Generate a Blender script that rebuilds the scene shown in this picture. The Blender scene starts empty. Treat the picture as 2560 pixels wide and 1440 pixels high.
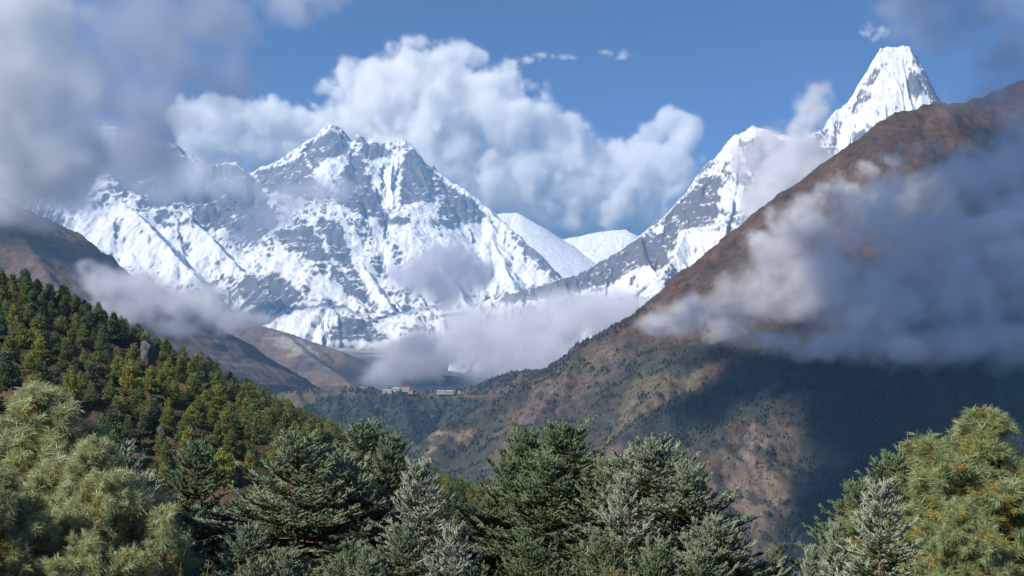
import bpy, bmesh, math, random
import numpy as np
from mathutils import Vector, Matrix
R = math.radians
F, HZ = 2800.0, 970.0            # focal length and horizon row of the 2560 x 1440 frame
SUN_AZ, SUN_EL = R(52), R(36)    # sun behind the viewer, 52 degrees round to the left

sc = bpy.context.scene
col = sc.collection
cam = bpy.data.objects.new('camera', bpy.data.cameras.new('camera'))
col.objects.link(cam); sc.camera = cam
cam.location = (0, 0, 0); cam.rotation_euler = (R(90), 0, 0)
cam.data.sensor_width = 36.0; cam.data.lens = 36.0 * F / 2560
cam.data.shift_y = (HZ - 720) / 2560
cam.data.clip_start = 0.1; cam.data.clip_end = 90000

w = bpy.data.worlds.new("World"); sc.world = w; w.use_nodes = True
nt = w.node_tree; nt.nodes.clear()
sky = nt.nodes.new('ShaderNodeTexSky'); sky.sky_type = 'NISHITA'; sky.sun_disc = False
sky.sun_elevation = SUN_EL; sky.sun_rotation = math.pi + SUN_AZ
sky.altitude = 3800; sky.air_density = 0.6; sky.dust_density = 0.0; sky.ozone_density = 8.0
bg = nt.nodes.new('ShaderNodeBackground'); bg.inputs['Strength'].default_value = 0.092
wo = nt.nodes.new('ShaderNodeOutputWorld')
nt.links.new(sky.outputs[0], bg.inputs[0]); nt.links.new(bg.outputs[0], wo.inputs[0])

sd = bpy.data.lights.new('sun', 'SUN'); sd.energy = 5.0; sd.angle = R(0.5); sd.color = (1.0, 0.93, 0.82)
sun = bpy.data.objects.new('sun', sd); col.objects.link(sun)
to_sun = Vector((-math.sin(SUN_AZ) * math.cos(SUN_EL), -math.cos(SUN_AZ) * math.cos(SUN_EL), math.sin(SUN_EL)))
sun.rotation_euler = to_sun.to_track_quat('Z', 'Y').to_euler()

sc.view_settings.view_transform = 'Standard'; sc.view_settings.look = 'None'
sc.view_settings.exposure = 0.58; sc.view_settings.gamma = 1.0
cy = sc.cycles
cy.max_bounces = 10; cy.diffuse_bounces = 2; cy.glossy_bounces = 1; cy.volume_bounces = 9
cy.transparent_max_bounces = 16; cy.volume_step_rate = 2.5; cy.volume_max_steps = 256
cy.use_denoising = True

# ------------------------------------------------------------ helpers
rng = np.random.default_rng(7)
_P = np.random.default_rng(3).permutation(256).astype(np.int32); _P = np.concatenate([_P, _P, _P])
_G2 = np.stack([np.cos(np.arange(256) * 2.399), np.sin(np.arange(256) * 2.399)], 1)
_g3 = np.random.default_rng(5).normal(size=(256, 3)); _G3 = _g3 / np.linalg.norm(_g3, axis=1, keepdims=True)

def pn2(x, y, seed=0):
    x = x + seed * 17.31; y = y + seed * 9.73
    xi = np.floor(x).astype(np.int64); yi = np.floor(y).astype(np.int64)
    xf = x - xi; yf = y - yi; xi &= 255; yi &= 255
    u = xf * xf * xf * (xf * (xf * 6 - 15) + 10); v = yf * yf * yf * (yf * (yf * 6 - 15) + 10)
    def g(a, b, fx, fy):
        q = _G2[_P[_P[(xi + a) & 255] + ((yi + b) & 255)]]
        return q[..., 0] * fx + q[..., 1] * fy
    n0 = g(0, 0, xf, yf) * (1 - u) + g(1, 0, xf - 1, yf) * u
    n1 = g(0, 1, xf, yf - 1) * (1 - u) + g(1, 1, xf - 1, yf - 1) * u
    return (n0 * (1 - v) + n1 * v) * 1.4

def fbm2(x, y, o=5, seed=0, gain=0.5):
    s = 0; a = 1; t = 0
    for k in range(o):
        s = s + a * pn2(x * 2 ** k, y * 2 ** k, seed + k); t += a; a *= gain
    return s / t

def rid2(x, y, o=5, seed=0, gain=0.5):
    s = 0; a = 1; t = 0
    for k in range(o):
        s = s + a * (1 - 2 * np.abs(pn2(x * 2 ** k, y * 2 ** k, seed + k))); t += a; a *= gain
    return s / t

def pn3(x, y, z, seed=0):
    x = x + seed * 7.13; y = y + seed * 3.77; z = z + seed * 5.51
    xi = np.floor(x).astype(np.int32); yi = np.floor(y).astype(np.int32); zi = np.floor(z).astype(np.int32)
    xf = (x - xi).astype(np.float32); yf = (y - yi).astype(np.float32); zf = (z - zi).astype(np.float32)
    u = xf * xf * (3 - 2 * xf); v = yf * yf * (3 - 2 * yf); ww = zf * zf * (3 - 2 * zf)
    G = _G3.astype(np.float32)
    out = 0
    for a in (0, 1):
        for b in (0, 1):
            h = _P[_P[(xi + a) & 255] + ((yi + b) & 255)]
            for c in (0, 1):
                q = G[_P[h + ((zi + c) & 255)]]
                d = q[..., 0] * (xf - a) + q[..., 1] * (yf - b) + q[..., 2] * (zf - c)
                out = out + d * (u if a else 1 - u) * (v if b else 1 - v) * (ww if c else 1 - ww)
    return out * 1.5

def sstep(a, b, x):
    t = np.clip((x - a) / (b - a), 0, 1); return t * t * (3 - 2 * t)

def at(px, py, Y):
    return ((px - 1280) / F * Y, Y, (HZ - py) / F * Y)

def tag(o, label=None, cat=None, group=None, kind=None):
    if label: o['label'] = label
    if cat: o['category'] = cat
    if group: o['group'] = group
    if kind: o['kind'] = kind
    return o

def np_mesh(name, V, faces, mats=(), smooth=False, attrs=None, mat_idx=None):
    """faces: (n,3) or (n,4) int array"""
    me = bpy.data.meshes.new(name)
    V = np.asarray(V, np.float32); faces = np.asarray(faces, np.int32)
    n, k = faces.shape
    me.vertices.add(len(V)); me.vertices.foreach_set('co', V.ravel())
    me.loops.add(n * k); me.loops.foreach_set('vertex_index', faces.ravel())
    me.polygons.add(n); me.polygons.foreach_set('loop_start', np.arange(0, n * k, k, dtype=np.int32))
    try: me.polygons.foreach_set('loop_total', np.full(n, k, np.int32))
    except Exception: pass
    if smooth: me.polygons.foreach_set('use_smooth', np.ones(n, bool))
    if mat_idx is not None: me.polygons.foreach_set('material_index', mat_idx.astype(np.int32))
    for m in mats: me.materials.append(m)
    for an, (dom, arr) in (attrs or {}).items():
        arr = np.asarray(arr, np.float32)
        if arr.ndim == 1:
            a = me.attributes.new(an, 'FLOAT', dom); a.data.foreach_set('value', arr)
        else:
            a = me.attributes.new(an, 'FLOAT_COLOR', dom)
            if arr.shape[1] == 3: arr = np.concatenate([arr, np.ones((len(arr), 1), np.float32)], 1)
            a.data.foreach_set('color', arr.ravel())
    me.update(); me.validate()
    return me

def link(name, me, parent=None):
    o = bpy.data.objects.new(name, me); col.objects.link(o)
    if parent: o.parent = parent
    return o

def mat(name, rough=0.9, spec=0.2):
    m = bpy.data.materials.new(name); m.use_nodes = True
    b = m.node_tree.nodes['Principled BSDF']; b.inputs['Roughness'].default_value = rough
    b.inputs['Specular IOR Level'].default_value = spec
    return m, m.node_tree, b

def N(nt, t, **kw):
    n = nt.nodes.new(t)
    for k, v in kw.items():
        if k in n.inputs: n.inputs[k].default_value = v
        else: setattr(n, k, v)
    return n
# ------------------------------------------------------------ terrain
def poly(pts, X, Y, s, sl, Lc, main):
    """highest roof thrown by any segment of a ridge polyline: height, distance, along, side"""
    P = np.array([at(*p) for p in pts]); best = np.full(X.shape, -1e18); D = np.zeros_like(X); u = np.zeros_like(X); acc = 0
    SG = np.zeros_like(X)
    for a, b in zip(P[:-1], P[1:]):
        dx, dy = b[0] - a[0], b[1] - a[1]; L2 = dx * dx + dy * dy + 1e-9; L = math.sqrt(L2)
        t = np.clip(((X - a[0]) * dx + (Y - a[1]) * dy) / L2, 0, 1)
        ex, ey = X - a[0] - t * dx, Y - a[1] - t * dy
        zz = a[2] + t * (b[2] - a[2])
        d = np.sqrt(ex * ex + ey * ey); sg = np.sign(dx * ey - dy * ex)
        wf = np.clip((dx * ey - dy * ex) / (L * (d + 1e-6)) * .5 + .5, 0, 1)       # 1 on the far side, 0 on the near side
        iL = (1 - wf) / Lc if main else 1 / (Lc * 5)
        h = zz - (sl * wf + s * (1 - wf)) * d / (1 + d * iL)
        m = h > best
        best = np.where(m, h, best); D = np.where(m, d, D); u = np.where(m, acc + t * L, u); SG = np.where(m, sg, SG)
        acc += L
    return best, D, u, SG

def terrain(name, x0, x1, y0, y1, nx, ny, ridges, warp=(60, 400), gully=(40, 160), rough=(18, 120), base=-700, crest_n=1.0):
    xs = np.linspace(x0, x1, nx); ys = np.linspace(y0, y1, ny)
    X, Y = np.meshgrid(xs, ys)
    wx = X + warp[0] * fbm2(X / warp[1], Y / warp[1], 4, 1); wy = Y + 1.5 * warp[0] * fbm2(X / warp[1], Y / warp[1], 4, 11)
    H = np.full(X.shape, -1e9)
    D = np.zeros_like(X)
    for k, r in enumerate(ridges):
        pts, s, Lc = r[0], r[1], r[2]
        sl = r[3] if len(r) > 3 else s          # slope on the far side (positive sg)
        h, d, u, sg = poly(pts, wx, wy, s, sl, Lc, k == 0)
        g = rid2(u / gully[1] + sg * 13.7, d / (gully[1] * 4.5) + k * 5.1, 4, 20 + k, 0.55)
        h = h + (g - 0.3) * gully[0] * np.clip(d / (gully[1] * 1.5), 0, 1.6)
        g2 = rid2(u / (gully[1] * .34) + 31.7 + sg * 5.3, d / (gully[1] * 2.2) + k * 2.3, 3, 60 + k, 0.5)
        h = h + (g2 - 0.3) * gully[0] * .30 * np.clip(d / (gully[1] * .8), 0, 1)
        m = h > H
        H = np.where(m, h, H); D = np.where(m, d, D)
    H = H + crest_n * rough[0] * (rid2(X / rough[1], Y / rough[1], 5, 40, 0.6) - 0.35)
    H = np.maximum(H, base + 15 * fbm2(X / 300, Y / 300, 3, 8))
    return X, Y, H, D

def grid_faces(nx, ny):
    i = np.arange(nx * ny).reshape(ny, nx)
    return np.stack([i[:-1, :-1], i[:-1, 1:], i[1:, 1:], i[1:, :-1]], -1).reshape(-1, 4)

def slope_n(X, Y, H):
    gy, gx = np.gradient(H); dx = X[0, 1] - X[0, 0]; dy = Y[1, 0] - Y[0, 0]
    nx, ny = -gx / dx, -gy / dy
    L = np.sqrt(nx * nx + ny * ny + 1)
    return nx / L, ny / L, 1 / L

def inpoly(px, py, pg, soft=0):
    """1 inside the traced outline, with a ragged edge"""
    ins = np.zeros(px.shape, bool); n = len(pg); md = np.full(px.shape, 1e9)
    for k in range(n):
        ax, ay = pg[k]; bx, by = pg[(k + 1) % n]
        c = ((ay > py) != (by > py)) & (px < (bx - ax) * (py - ay) / (by - ay + 1e-9) + ax)
        ins ^= c
        if soft:
            dx, dy = bx - ax, by - ay; t = np.clip(((px - ax) * dx + (py - ay) * dy) / (dx * dx + dy * dy + 1e-9), 0, 1)
            md = np.minimum(md, np.hypot(px - ax - t * dx, py - ay - t * dy))
    if not soft: return ins.astype(float)
    return sstep(-soft, soft, np.where(ins, md, -md))

def surf_mat(name, bump_scale, bump_dist, rough=0.95, var=0.25, var_scale=0.01, spec=0.1):
    m, t, b = mat(name, rough, spec)
    a = N(t, 'ShaderNodeAttribute', attribute_name='col')
    tc = N(t, 'ShaderNodeTexCoord')
    n1 = N(t, 'ShaderNodeTexNoise', Scale=var_scale, Detail=8.0, Roughness=0.65)
    t.links.new(tc.outputs['Object'], n1.inputs['Vector'])
    mr = N(t, 'ShaderNodeMapRange'); mr.inputs['From Min'].default_value = 0.3; mr.inputs['From Max'].default_value = 0.7
    mr.inputs['To Min'].default_value = 1 - var; mr.inputs['To Max'].default_value = 1 + var
    t.links.new(n1.outputs[0], mr.inputs[0])
    vm = N(t, 'ShaderNodeVectorMath', operation='SCALE')
    t.links.new(a.outputs['Color'], vm.inputs[0]); t.links.new(mr.outputs[0], vm.inputs['Scale'])
    t.links.new(vm.outputs[0], b.inputs['Base Color'])
    n2 = N(t, 'ShaderNodeTexNoise', Scale=bump_scale, Detail=9.0, Roughness=0.7)
    t.links.new(tc.outputs['Object'], n2.inputs['Vector'])
    bp = N(t, 'ShaderNodeBump', Strength=1.0, Distance=bump_dist)
    t.links.new(n2.outputs[0], bp.inputs['Height']); t.links.new(bp.outputs[0], b.inputs['Normal'])
    return m

SNOW = np.array([0.80, 0.82, 0.86]); ROCK = np.array([0.135, 0.135, 0.155])

def add_terrain(name, X, Y, H, C, m, label, kind='structure'):
    V = np.stack([X, Y, H], -1).reshape(-1, 3)
    me = np_mesh(name, V, grid_faces(X.shape[1], X.shape[0]), [m], smooth=True, attrs={'col': ('POINT', C.reshape(-1, 3))})
    o = link(name, me); tag(o, label, None, None, kind)
    return o

def snowcol(X, Y, H, base, snow_polys, rock_polys, noise=1.0, seed=60, ns=(260, 60), band=None):
    px = 1280 + X / Y * F; py = HZ - H / Y * F
    nx, ny, nz = slope_n(X, Y, H)
    s = base + 3.0 * (nz - 0.62) + noise * (1.0 * fbm2(X / ns[0], H / (ns[0] * 0.7), 5, seed, 0.62) + 0.9 * fbm2(X / ns[1] + H / ns[1] * 0.7, Y / (ns[1] * 3), 4, seed + 9, 0.65))
    s = s + 0.5 * nx * -1
    jx = px + 9 * fbm2(X / 200, H / 200, 4, 71, .65); jy = py + 9 * fbm2(X / 200, H / 200, 4, 72, .65)
    for pg in snow_polys: s = s + .95 * inpoly(jx, jy, pg, 5)
    for pg in rock_polys: s = s - 1.0 * inpoly(jx, jy, pg, 5)
    s = s + noise * .5 * fbm2(X / 38 + H / 60, H / 22 + Y / 70, 4, seed + 21, 0.7)
    q = X * .80 + H * .60; p = X * .60 - H * .80
    s = s + noise * .75 * fbm2(q / 42 + .6 * fbm2(X / 300, H / 300, 2, 3), p / 330, 4, seed + 33, 0.65)
    k = sstep(-0.12, 0.12, s)[..., None]
    rock = ROCK * (1 + 0.6 * fbm2(X / 150, H / 35, 5, 77, .65)[..., None])
    if band is not None:
        for (pg, c) in band:
            b = inpoly(jx, jy, pg, 3)[..., None] * 0.8; rock = rock * (1 - b) + np.array(c) * b
    return rock * (1 - k) + SNOW * k, px, py

snow_m = surf_mat('snow_and_rock', 0.012, 30, 0.85, 0.12, 0.02)
grass_m = surf_mat('dry_hillside', 0.05, 9, 0.95, 0.4, 0.03)

# --- the great snow massif --------------------------------------------------
L0 = 17500
crest = [(-300, 250, 17000), (0, 270, 17000), (150, 315, 17000), (290, 318, 17000), (350, 342, 17000), (440, 362, 17000), (470, 384, 17050), (520, 412, 17100), (590, 407, 17200), (620, 436, 17300),
         (680, 412, 17350), (725, 385, 17400), (770, 352, 17450), (800, 330, 17500), (830, 311, 17500), (848, 322, 17500), (872, 350, 17480), (886, 356, 17480), (897, 337, 17480), (912, 350, 17480), (930, 348, 17480), (950, 360, 17480),
         (975, 356, 17480), (1003, 348, 17480), (1022, 362, 17450), (1045, 390, 17400), (1080, 425, 17350), (1120, 448, 17250), (1170, 480, 17150), (1215, 515, 17000), (1260, 560, 16700), (1310, 605, 16300), (1350, 640, 16000), (1395, 690, 15700), (1440, 740, 15400)]
def sp(*p): return list(p)
Lr = [
 (crest, 1.2, 16000, 1.2),
 (sp((750, 378, 17400), (775, 420, 17150), (800, 460, 16900), (812, 500, 16700), (830, 545, 16400)), 1.3, 3000),
 (sp((880, 356, 17480), (911, 409, 17150), (930, 470, 16900), (955, 520, 16650), (985, 580, 16300)), 1.3, 3000),
 (sp((1003, 349, 17480), (1013, 427, 17150), (1003, 490, 16900), (1025, 540, 16600), (1045, 575, 16400), (1070, 610, 16000)), 1.25, 3000),
 (sp((1080, 425, 17350), (1092, 500, 16950), (1102, 570, 16500), (1130, 640, 16000), (1150, 700, 15400)), 1.2, 3000),
 (sp((470, 384, 17050), (530, 450, 16700), (600, 520, 16200), (680, 585, 15700), (760, 640, 15300), (830, 700, 14900), (900, 760, 14500)), 1.15, 2600),
 (sp((620, 436, 17300), (680, 490, 16900), (760, 540, 16500), (840, 590, 16000), (890, 640, 15600), (925, 700, 15100), (955, 765, 14600)), 1.2, 2600),
 (sp((300, 330, 17000), (370, 420, 16500), (440, 500, 16100), (520, 590, 15500), (590, 660, 15000), (660, 720, 14500), (720, 770, 14000)), 1.15, 2600),
 (sp((150, 315, 17000), (220, 430, 16400), (300, 500, 15900), (380, 570, 15300), (450, 650, 14700), (520, 730, 14100)), 1.1, 2600),
 (sp((0, 270, 17000), (80, 450, 16200), (160, 560, 15500), (240, 640, 14900), (330, 720, 14300)), 1.1, 2600),
 (sp((830, 545, 16400), (870, 610, 15900), (920, 660, 15500), (975, 720, 15000), (1000, 780, 14500)), 1.2, 2200),
 (sp((985, 580, 16300), (1010, 650, 15700), (1040, 720, 15100), (1070, 780, 14500)), 1.15, 2400),
 (sp((1215, 515, 17000), (1230, 590, 16400), (1260, 660, 15800), (1290, 720, 15200)), 1.1, 2400),
 (sp((620, 832, 13300), (690, 800, 13300), (760, 770, 13350), (820, 757, 13400), (870, 770, 13350), (920, 805, 13200), (985, 850, 13000)), 0.75, 2400),
 (sp((870, 850, 13300), (940, 815, 13500), (1020, 775, 13700), (1080, 765, 13800), (1130, 790, 13700), (1200, 850, 13500)), 0.5, 2400),
]
def extend(r, length, slope):
    p = r[0]; a = np.array(at(*p[-2])); b = np.array(at(*p[-1])); d = (b - a)[:2]; d /= np.linalg.norm(d)
    q = b[:2] + d * length; z = b[2] - slope * length
    return (list(p) + [(1280 + q[0] / q[1] * F, HZ - z / q[1] * F, q[1])],) + tuple(r[1:])
Lr = [Lr[0]] + [extend(r, 2200, .62) for r in Lr[1:-2]] + Lr[-2:]
X, Y, H, D = terrain('m', -9800, 1500, 11800, 18400, 760, 480, Lr, warp=(70, 380), gully=(110, 170), rough=(60, 260), base=150)
snowp = [
 [(790, 425), (812, 402), (870, 383), (872, 400), (850, 440), (825, 462), (800, 470)],
 [(925, 400), (975, 395), (1010, 385), (1000, 420), (985, 455), (1000, 480), (985, 520), (955, 500), (935, 450)],
 [(1015, 515), (1090, 507), (1095, 560), (1070, 580), (1040, 560)],
 [(1085, 427), (1180, 475), (1240, 530), (1290, 600), (1330, 650), (1390, 700), (1240, 735), (1150, 720), (1110, 600), (1150, 560), (1240, 560), (1180, 500)],
 [(850, 545), (890, 570), (915, 640), (960, 720), (990, 780), (940, 750), (880, 650)],
 [(920, 520), (950, 560), (975, 640), (1010, 720), (985, 720), (940, 620)],
 [(970, 560), (1060, 560), (1110, 600), (1120, 640), (1020, 640), (980, 600)],
 [(130, 500), (250, 510), (330, 520), (400, 560), (440, 600), (480, 640), (540, 700), (420, 720), (330, 660), (240, 620), (160, 560)],
 [(440, 560), (500, 570), (560, 620), (640, 640), (700, 640), (740, 690), (700, 690), (640, 650), (590, 690), (500, 680)],
 [(680, 600), (730, 640), (770, 690), (740, 700), (700, 660)],
 [(640, 830), (700, 800), (780, 772), (800, 790), (770, 830), (720, 850)],
 [(800, 780), (850, 775), (840, 800), (790, 850), (760, 850)],
 [(770, 700), (840, 700), (870, 750), (920, 790), (860, 760), (800, 740)],
 [(1010, 610), (1140, 620), (1230, 700), (1200, 760), (1060, 740), (1000, 690)],
 [(700, 845), (980, 850), (1050, 830), (960, 870), (820, 862)],
]
rockp = [
 [(770, 370), (830, 325), (875, 352), (872, 380), (810, 402), (788, 422), (765, 395)],
 [(640, 430), (760, 395), (795, 460), (770, 500), (650, 470)],
 [(870, 385), (905, 400), (950, 520), (985, 560), (940, 545), (880, 530), (840, 500), (860, 450)],
 [(890, 350), (960, 362), (980, 385), (925, 398)],
 [(1012, 420), (1075, 415), (1090, 500), (1015, 510), (998, 480)],
 [(1035, 370), (1075, 415), (1015, 418), (1010, 390)],
 [(1098, 455), (1180, 500), (1220, 540), (1160, 550), (1100, 535)],
 [(1265, 570), (1390, 660), (1395, 700), (1350, 690), (1300, 640)],
 [(440, 400), (590, 415), (640, 450), (700, 560), (640, 600), (520, 560), (430, 480)],
 [(300, 340), (440, 370), (480, 480), (420, 520), (300, 470), (250, 400)],
 [(800, 545), (850, 560), (880, 650), (900, 700), (830, 640)],
 [(620, 690), (700, 680), (760, 740), (700, 780), (620, 760), (590, 720)],
 [(830, 660), (900, 720), (940, 770), (880, 740), (820, 700)],
 [(870, 785), (920, 805), (980, 850), (820, 855), (850, 800)],
 [(690, 600), (760, 560), (800, 600), (830, 660), (780, 650)],
]
bands = [([(650, 440), (760, 415), (792, 420), (795, 440), (700, 450), (640, 465)], (0.19, 0.17, 0.155)), ([(1015, 425), (1080, 420), (1085, 436), (1012, 440)], (0.19, 0.175, 0.16))]
C, px, py = snowcol(X, Y, H, 0.20, snowp, rockp, 1.05, band=bands)
low = sstep(840, 890, py + 12 * fbm2(X / 120, Y / 120, 4, 5))[..., None]
C = C * (1 - low) + np.array([.22, .20, .19]) * (1 + .3 * fbm2(X / 60, Y / 200, 4, 9)[..., None]) * low
add_terrain('snow_mountain', X, Y, H, C, snow_m, 'huge snow and grey rock mountain wall with a sharp summit, left of centre')

# --- glacier moraine and valley head under the wall
Mr = [(sp((300, 850, 12600), (600, 868, 12600), (740, 858, 12800), (830, 862, 12900), (900, 872, 12900), (1000, 866, 12900), (1200, 870, 12900), (1500, 880, 12600)), .14, 30000),
      (sp((860, 866, 12800), (900, 905, 11500), (960, 945, 10300), (1020, 965, 9300)), .25, 4000), (sp((760, 862, 12700), (800, 890, 11800), (860, 925, 10800)), .25, 4000)]
X, Y, H, D = terrain('m', -5200, 2200, 5600, 13800, 260, 260, Mr, warp=(40, 500), gully=(18, 200), rough=(14, 200), base=-600)
C, px, py = snowcol(X, Y, H, -3.2, [], [], 1.6, 66)
wt = sstep(900, 868, py + 30 * fbm2(X / 300, Y / 300, 4, 6))[..., None]
C = np.array([.12, .10, .095]) * (1 + .4 * fbm2(X / 150, Y / 150, 4, 7)[..., None]) * (1 - wt) + wt * (np.array([.42, .41, .41]) * (1 + .8 * fbm2(X / 120, Y / 500, 4, 17)[..., None]))
add_terrain('moraine', X, Y, H, C, snow_m, 'pale grey moraine at the foot of the snow wall')

# --- rounded snow crest behind its right shoulder
Sr = [(sp((1100, 560, 19500), (1200, 545, 19500), (1240, 534, 19500), (1290, 531, 19500), (1330, 560, 19500), (1368, 596, 19500), (1400, 600, 19500), (1480, 583, 19500), (1530, 576, 19500), (1565, 574, 19500), (1600, 592, 19500), (1700, 640, 19500), (1850, 700, 19500)), .62, 40000)]
X, Y, H, D = terrain('m', -1500, 4200, 12400, 20400, 320, 380, Sr, warp=(30, 600), gully=(30, 300), rough=(14, 300), base=150)
C, px, py = snowcol(X, Y, H, 1.6, [], [], 0.6, 80)
add_terrain('snow_ridge', X, Y, H, C, snow_m, 'smooth rounded white snow ridge between the two great mountains')

# --- the pointed mountain on the right
A = 11800
Ar = [(sp((1200, 760, 11000), (1262, 735, 11000), (1330, 722, 11000), (1400, 700, 11050), (1440, 690, 11100), (1500, 655, 11150), (1560, 622, 11200), (1600, 590, 11250), (1650, 552, 11300), (1700, 500, 11400), (1760, 432, 11500), (1800, 382, 11600), (1838, 336, 11700), (1856, 332, 11700),
            (1885, 316, 11700), (1910, 326, 11700), (1950, 336, 11700), (2000, 350, 11700), (2050, 328, 11750), (2066, 340, 11760)), 1.3, 12000, 1.4),
      (sp((2066, 345, 11760), (2070, 300, A), (2082, 285, A), (2105, 268, A), (2130, 242, A), (2155, 195, A), (2182, 152, A), (2200, 124, A), (2216, 116, A), (2272, 115, A), (2294, 142, A), (2306, 180, A), (2313, 220, A), (2326, 262, A), (2340, 310, A), (2420, 400, A), (2500, 520, A)), 2.2, 2600, 2.2),
      (sp((2245, 115, A), (2240, 220, 11600), (2210, 330, 11450), (2150, 430, 11250), (2080, 520, 11000)), 1.9, 2400),
      (sp((2105, 268, A), (2095, 350, 11650), (2070, 440, 11450), (2020, 520, 11100)), 1.8, 2400),
      (sp((1838, 336, 11700), (1815, 430, 11400), (1850, 520, 11100), (1800, 620, 10700), (1740, 700, 10300)), 1.3, 2400),
      (sp((1885, 316, 11700), (1900, 430, 11300), (1930, 520, 10900), (1900, 620, 10400)), 1.3, 2400),
      (sp((1700, 500, 11400), (1720, 570, 11000), (1690, 640, 10600), (1640, 700, 10200)), 1.2, 2200),
      (sp((1600, 590, 11250), (1610, 650, 10900), (1640, 690, 10500), (1580, 740, 10100)), 1.1, 2200),
      (sp((2050, 328, 11750), (2040, 400, 11500), (2000, 480, 11200)), 1.5, 2400)]
X, Y, H, D = terrain('m', -600, 6200, 9400, 12600, 680, 330, Ar, warp=(36, 260), gully=(80, 110), rough=(38, 170), base=100)
snowp = [
 [(2075, 290), (2130, 240), (2185, 150), (2222, 112), (2270, 112), (2310, 200), (2330, 262), (2240, 300), (2120, 400), (2060, 470), (2060, 400)],
 [(2225, 120), (2262, 120), (2250, 250), (2200, 300), (2190, 200)],
 [(1700, 585), (1790, 575), (1830, 590), (1790, 640), (1700, 670), (1660, 650)],
 [(1820, 340), (1850, 330), (1890, 318), (1960, 345), (1900, 400), (1860, 400), (1800, 390)],
 [(1820, 450), (1885, 470), (1880, 520), (1810, 530), (1800, 480)],
 [(1560, 690), (1620, 660), (1650, 690), (1580, 740), (1500, 740)],
]
rockp = [
 [(1840, 430), (1880, 440), (1870, 520), (1850, 500)],
 [(1260, 730), (1400, 700), (1600, 595), (1640, 640), (1540, 700), (1400, 740), (1260, 760)],
 [(1650, 560), (1760, 440), (1800, 440), (1790, 560), (1700, 580)],
 [(1600, 600), (1690, 560), (1700, 640), (1640, 680), (1600, 660)],
 [(1835, 350), (1900, 335), (1975, 352), (2050, 345), (2062, 420), (2000, 500), (1930, 480), (1880, 430)],
 [(1845, 360), (1900, 345), (1975, 362), (2050, 355), (2058, 420), (2000, 500), (1930, 480), (1880, 430)],
 [(2062, 380), (2090, 300), (2110, 300), (2085, 400), (2062, 440)],
 [(2140, 240), (2190, 160), (2200, 175), (2165, 260), (2120, 300)],
 [(2140, 330), (2240, 290), (2230, 315), (2130, 370)],
 [(2270, 160), (2305, 200), (2295, 250), (2262, 240)],
 [(2205, 150), (2222, 150), (2215, 180), (2200, 178)],
]
C, px, py = snowcol(X, Y, H, 0.22, snowp, rockp, 1.25, 90, ns=(170, 40))
add_terrain('snow_peak', X, Y, H, C, snow_m, 'steep white snow peak with a blunt top standing above the brown slope on the right')

# --- brown ridges left of the valley
def browncol(X, Y, H, c1, c2, sc_=200, patches=(), seed=30):
    px = 1280 + X / Y * F; py = HZ - H / Y * F
    n = fbm2(X / sc_, (Y + H) / sc_, 5, seed, .6); k = sstep(-.3, .3, n)[..., None]
    C = np.array(c1) * k + np.array(c2) * (1 - k)
    jx = px + 60 * fbm2(X / sc_, (Y + H) / sc_, 6, 71, .7); jy = py + 45 * fbm2(X / sc_, (Y + H) / sc_, 6, 72, .7)
    for pg, c, s_ in patches:
        b = inpoly(jx, jy, pg, s_)[..., None]; C = C * (1 - b) + np.array(c) * b
    n2 = fbm2(X / (sc_ * .12), (Y + H) / (sc_ * .12), 4, seed + 5, .6)
    return C * (1 + .35 * n2[..., None]), px, py

Br = [(sp((380, 700, 10200), (480, 780, 10000), (560, 800, 9900), (640, 812, 9800), (700, 826, 9700), (780, 855, 9600), (860, 880, 9500), (940, 920, 9400), (990, 965, 9300), (1050, 1040, 9200)), .55, 9000),
      (sp((700, 826, 9700), (760, 880, 9100), (840, 930, 8600), (900, 975, 8200)), .6, 3000)]
X, Y, H, D = terrain('m', -3600, 300, 6800, 10600, 260, 220, Br, warp=(40, 500), gully=(35, 160), rough=(12, 150), base=-200)
C, px, py = browncol(X, Y, H, (.16, .115, .085), (.115, .09, .075), 260, [([(660, 835), (720, 835), (790, 880), (800, 905), (730, 885)], (.27, .25, .22), 8)])
add_terrain('far_hillside', X, Y, H, C, grass_m, 'hazy brown ridge below the snow wall with a pale scree patch')

Cr = [(sp((-300, 400, 6000), (0, 498, 6100), (60, 520, 6150), (100, 543, 6200), (118, 545, 6200), (150, 582, 6250), (172, 592, 6300), (200, 618, 6300), (240, 650, 6400), (330, 690, 6500), (420, 745, 6700), (500, 815, 6850), (560, 850, 6950), (620, 900, 7000), (680, 940, 7050), (740, 975, 7100), (830, 1050, 7200)), .72, 9000),
      (sp((240, 650, 6400), (330, 800, 5800), (460, 900, 5500), (560, 960, 5300)), .65, 3000), (sp((420, 745, 6700), (520, 870, 6400), (640, 950, 6000), (700, 1000, 5700)), .65, 3000), (sp((0, 498, 6100), (90, 650, 5500), (180, 760, 5100)), .7, 3000)]
X, Y, H, D = terrain('m', -3600, 0, 4200, 7800, 300, 260, Cr, warp=(30, 300), gully=(45, 110), rough=(16, 100), base=-400)
C, px, py = browncol(X, Y, H, (.15, .095, .065), (.10, .072, .058), 220, [([(400, 780), (560, 830), (680, 950), (560, 940)], (.155, .12, .10), 12)], 33)
add_terrain('brown_ridge', X, Y, H, C, grass_m, 'brown craggy ridge at the left edge falling to the valley behind the wooded hill')

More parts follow.
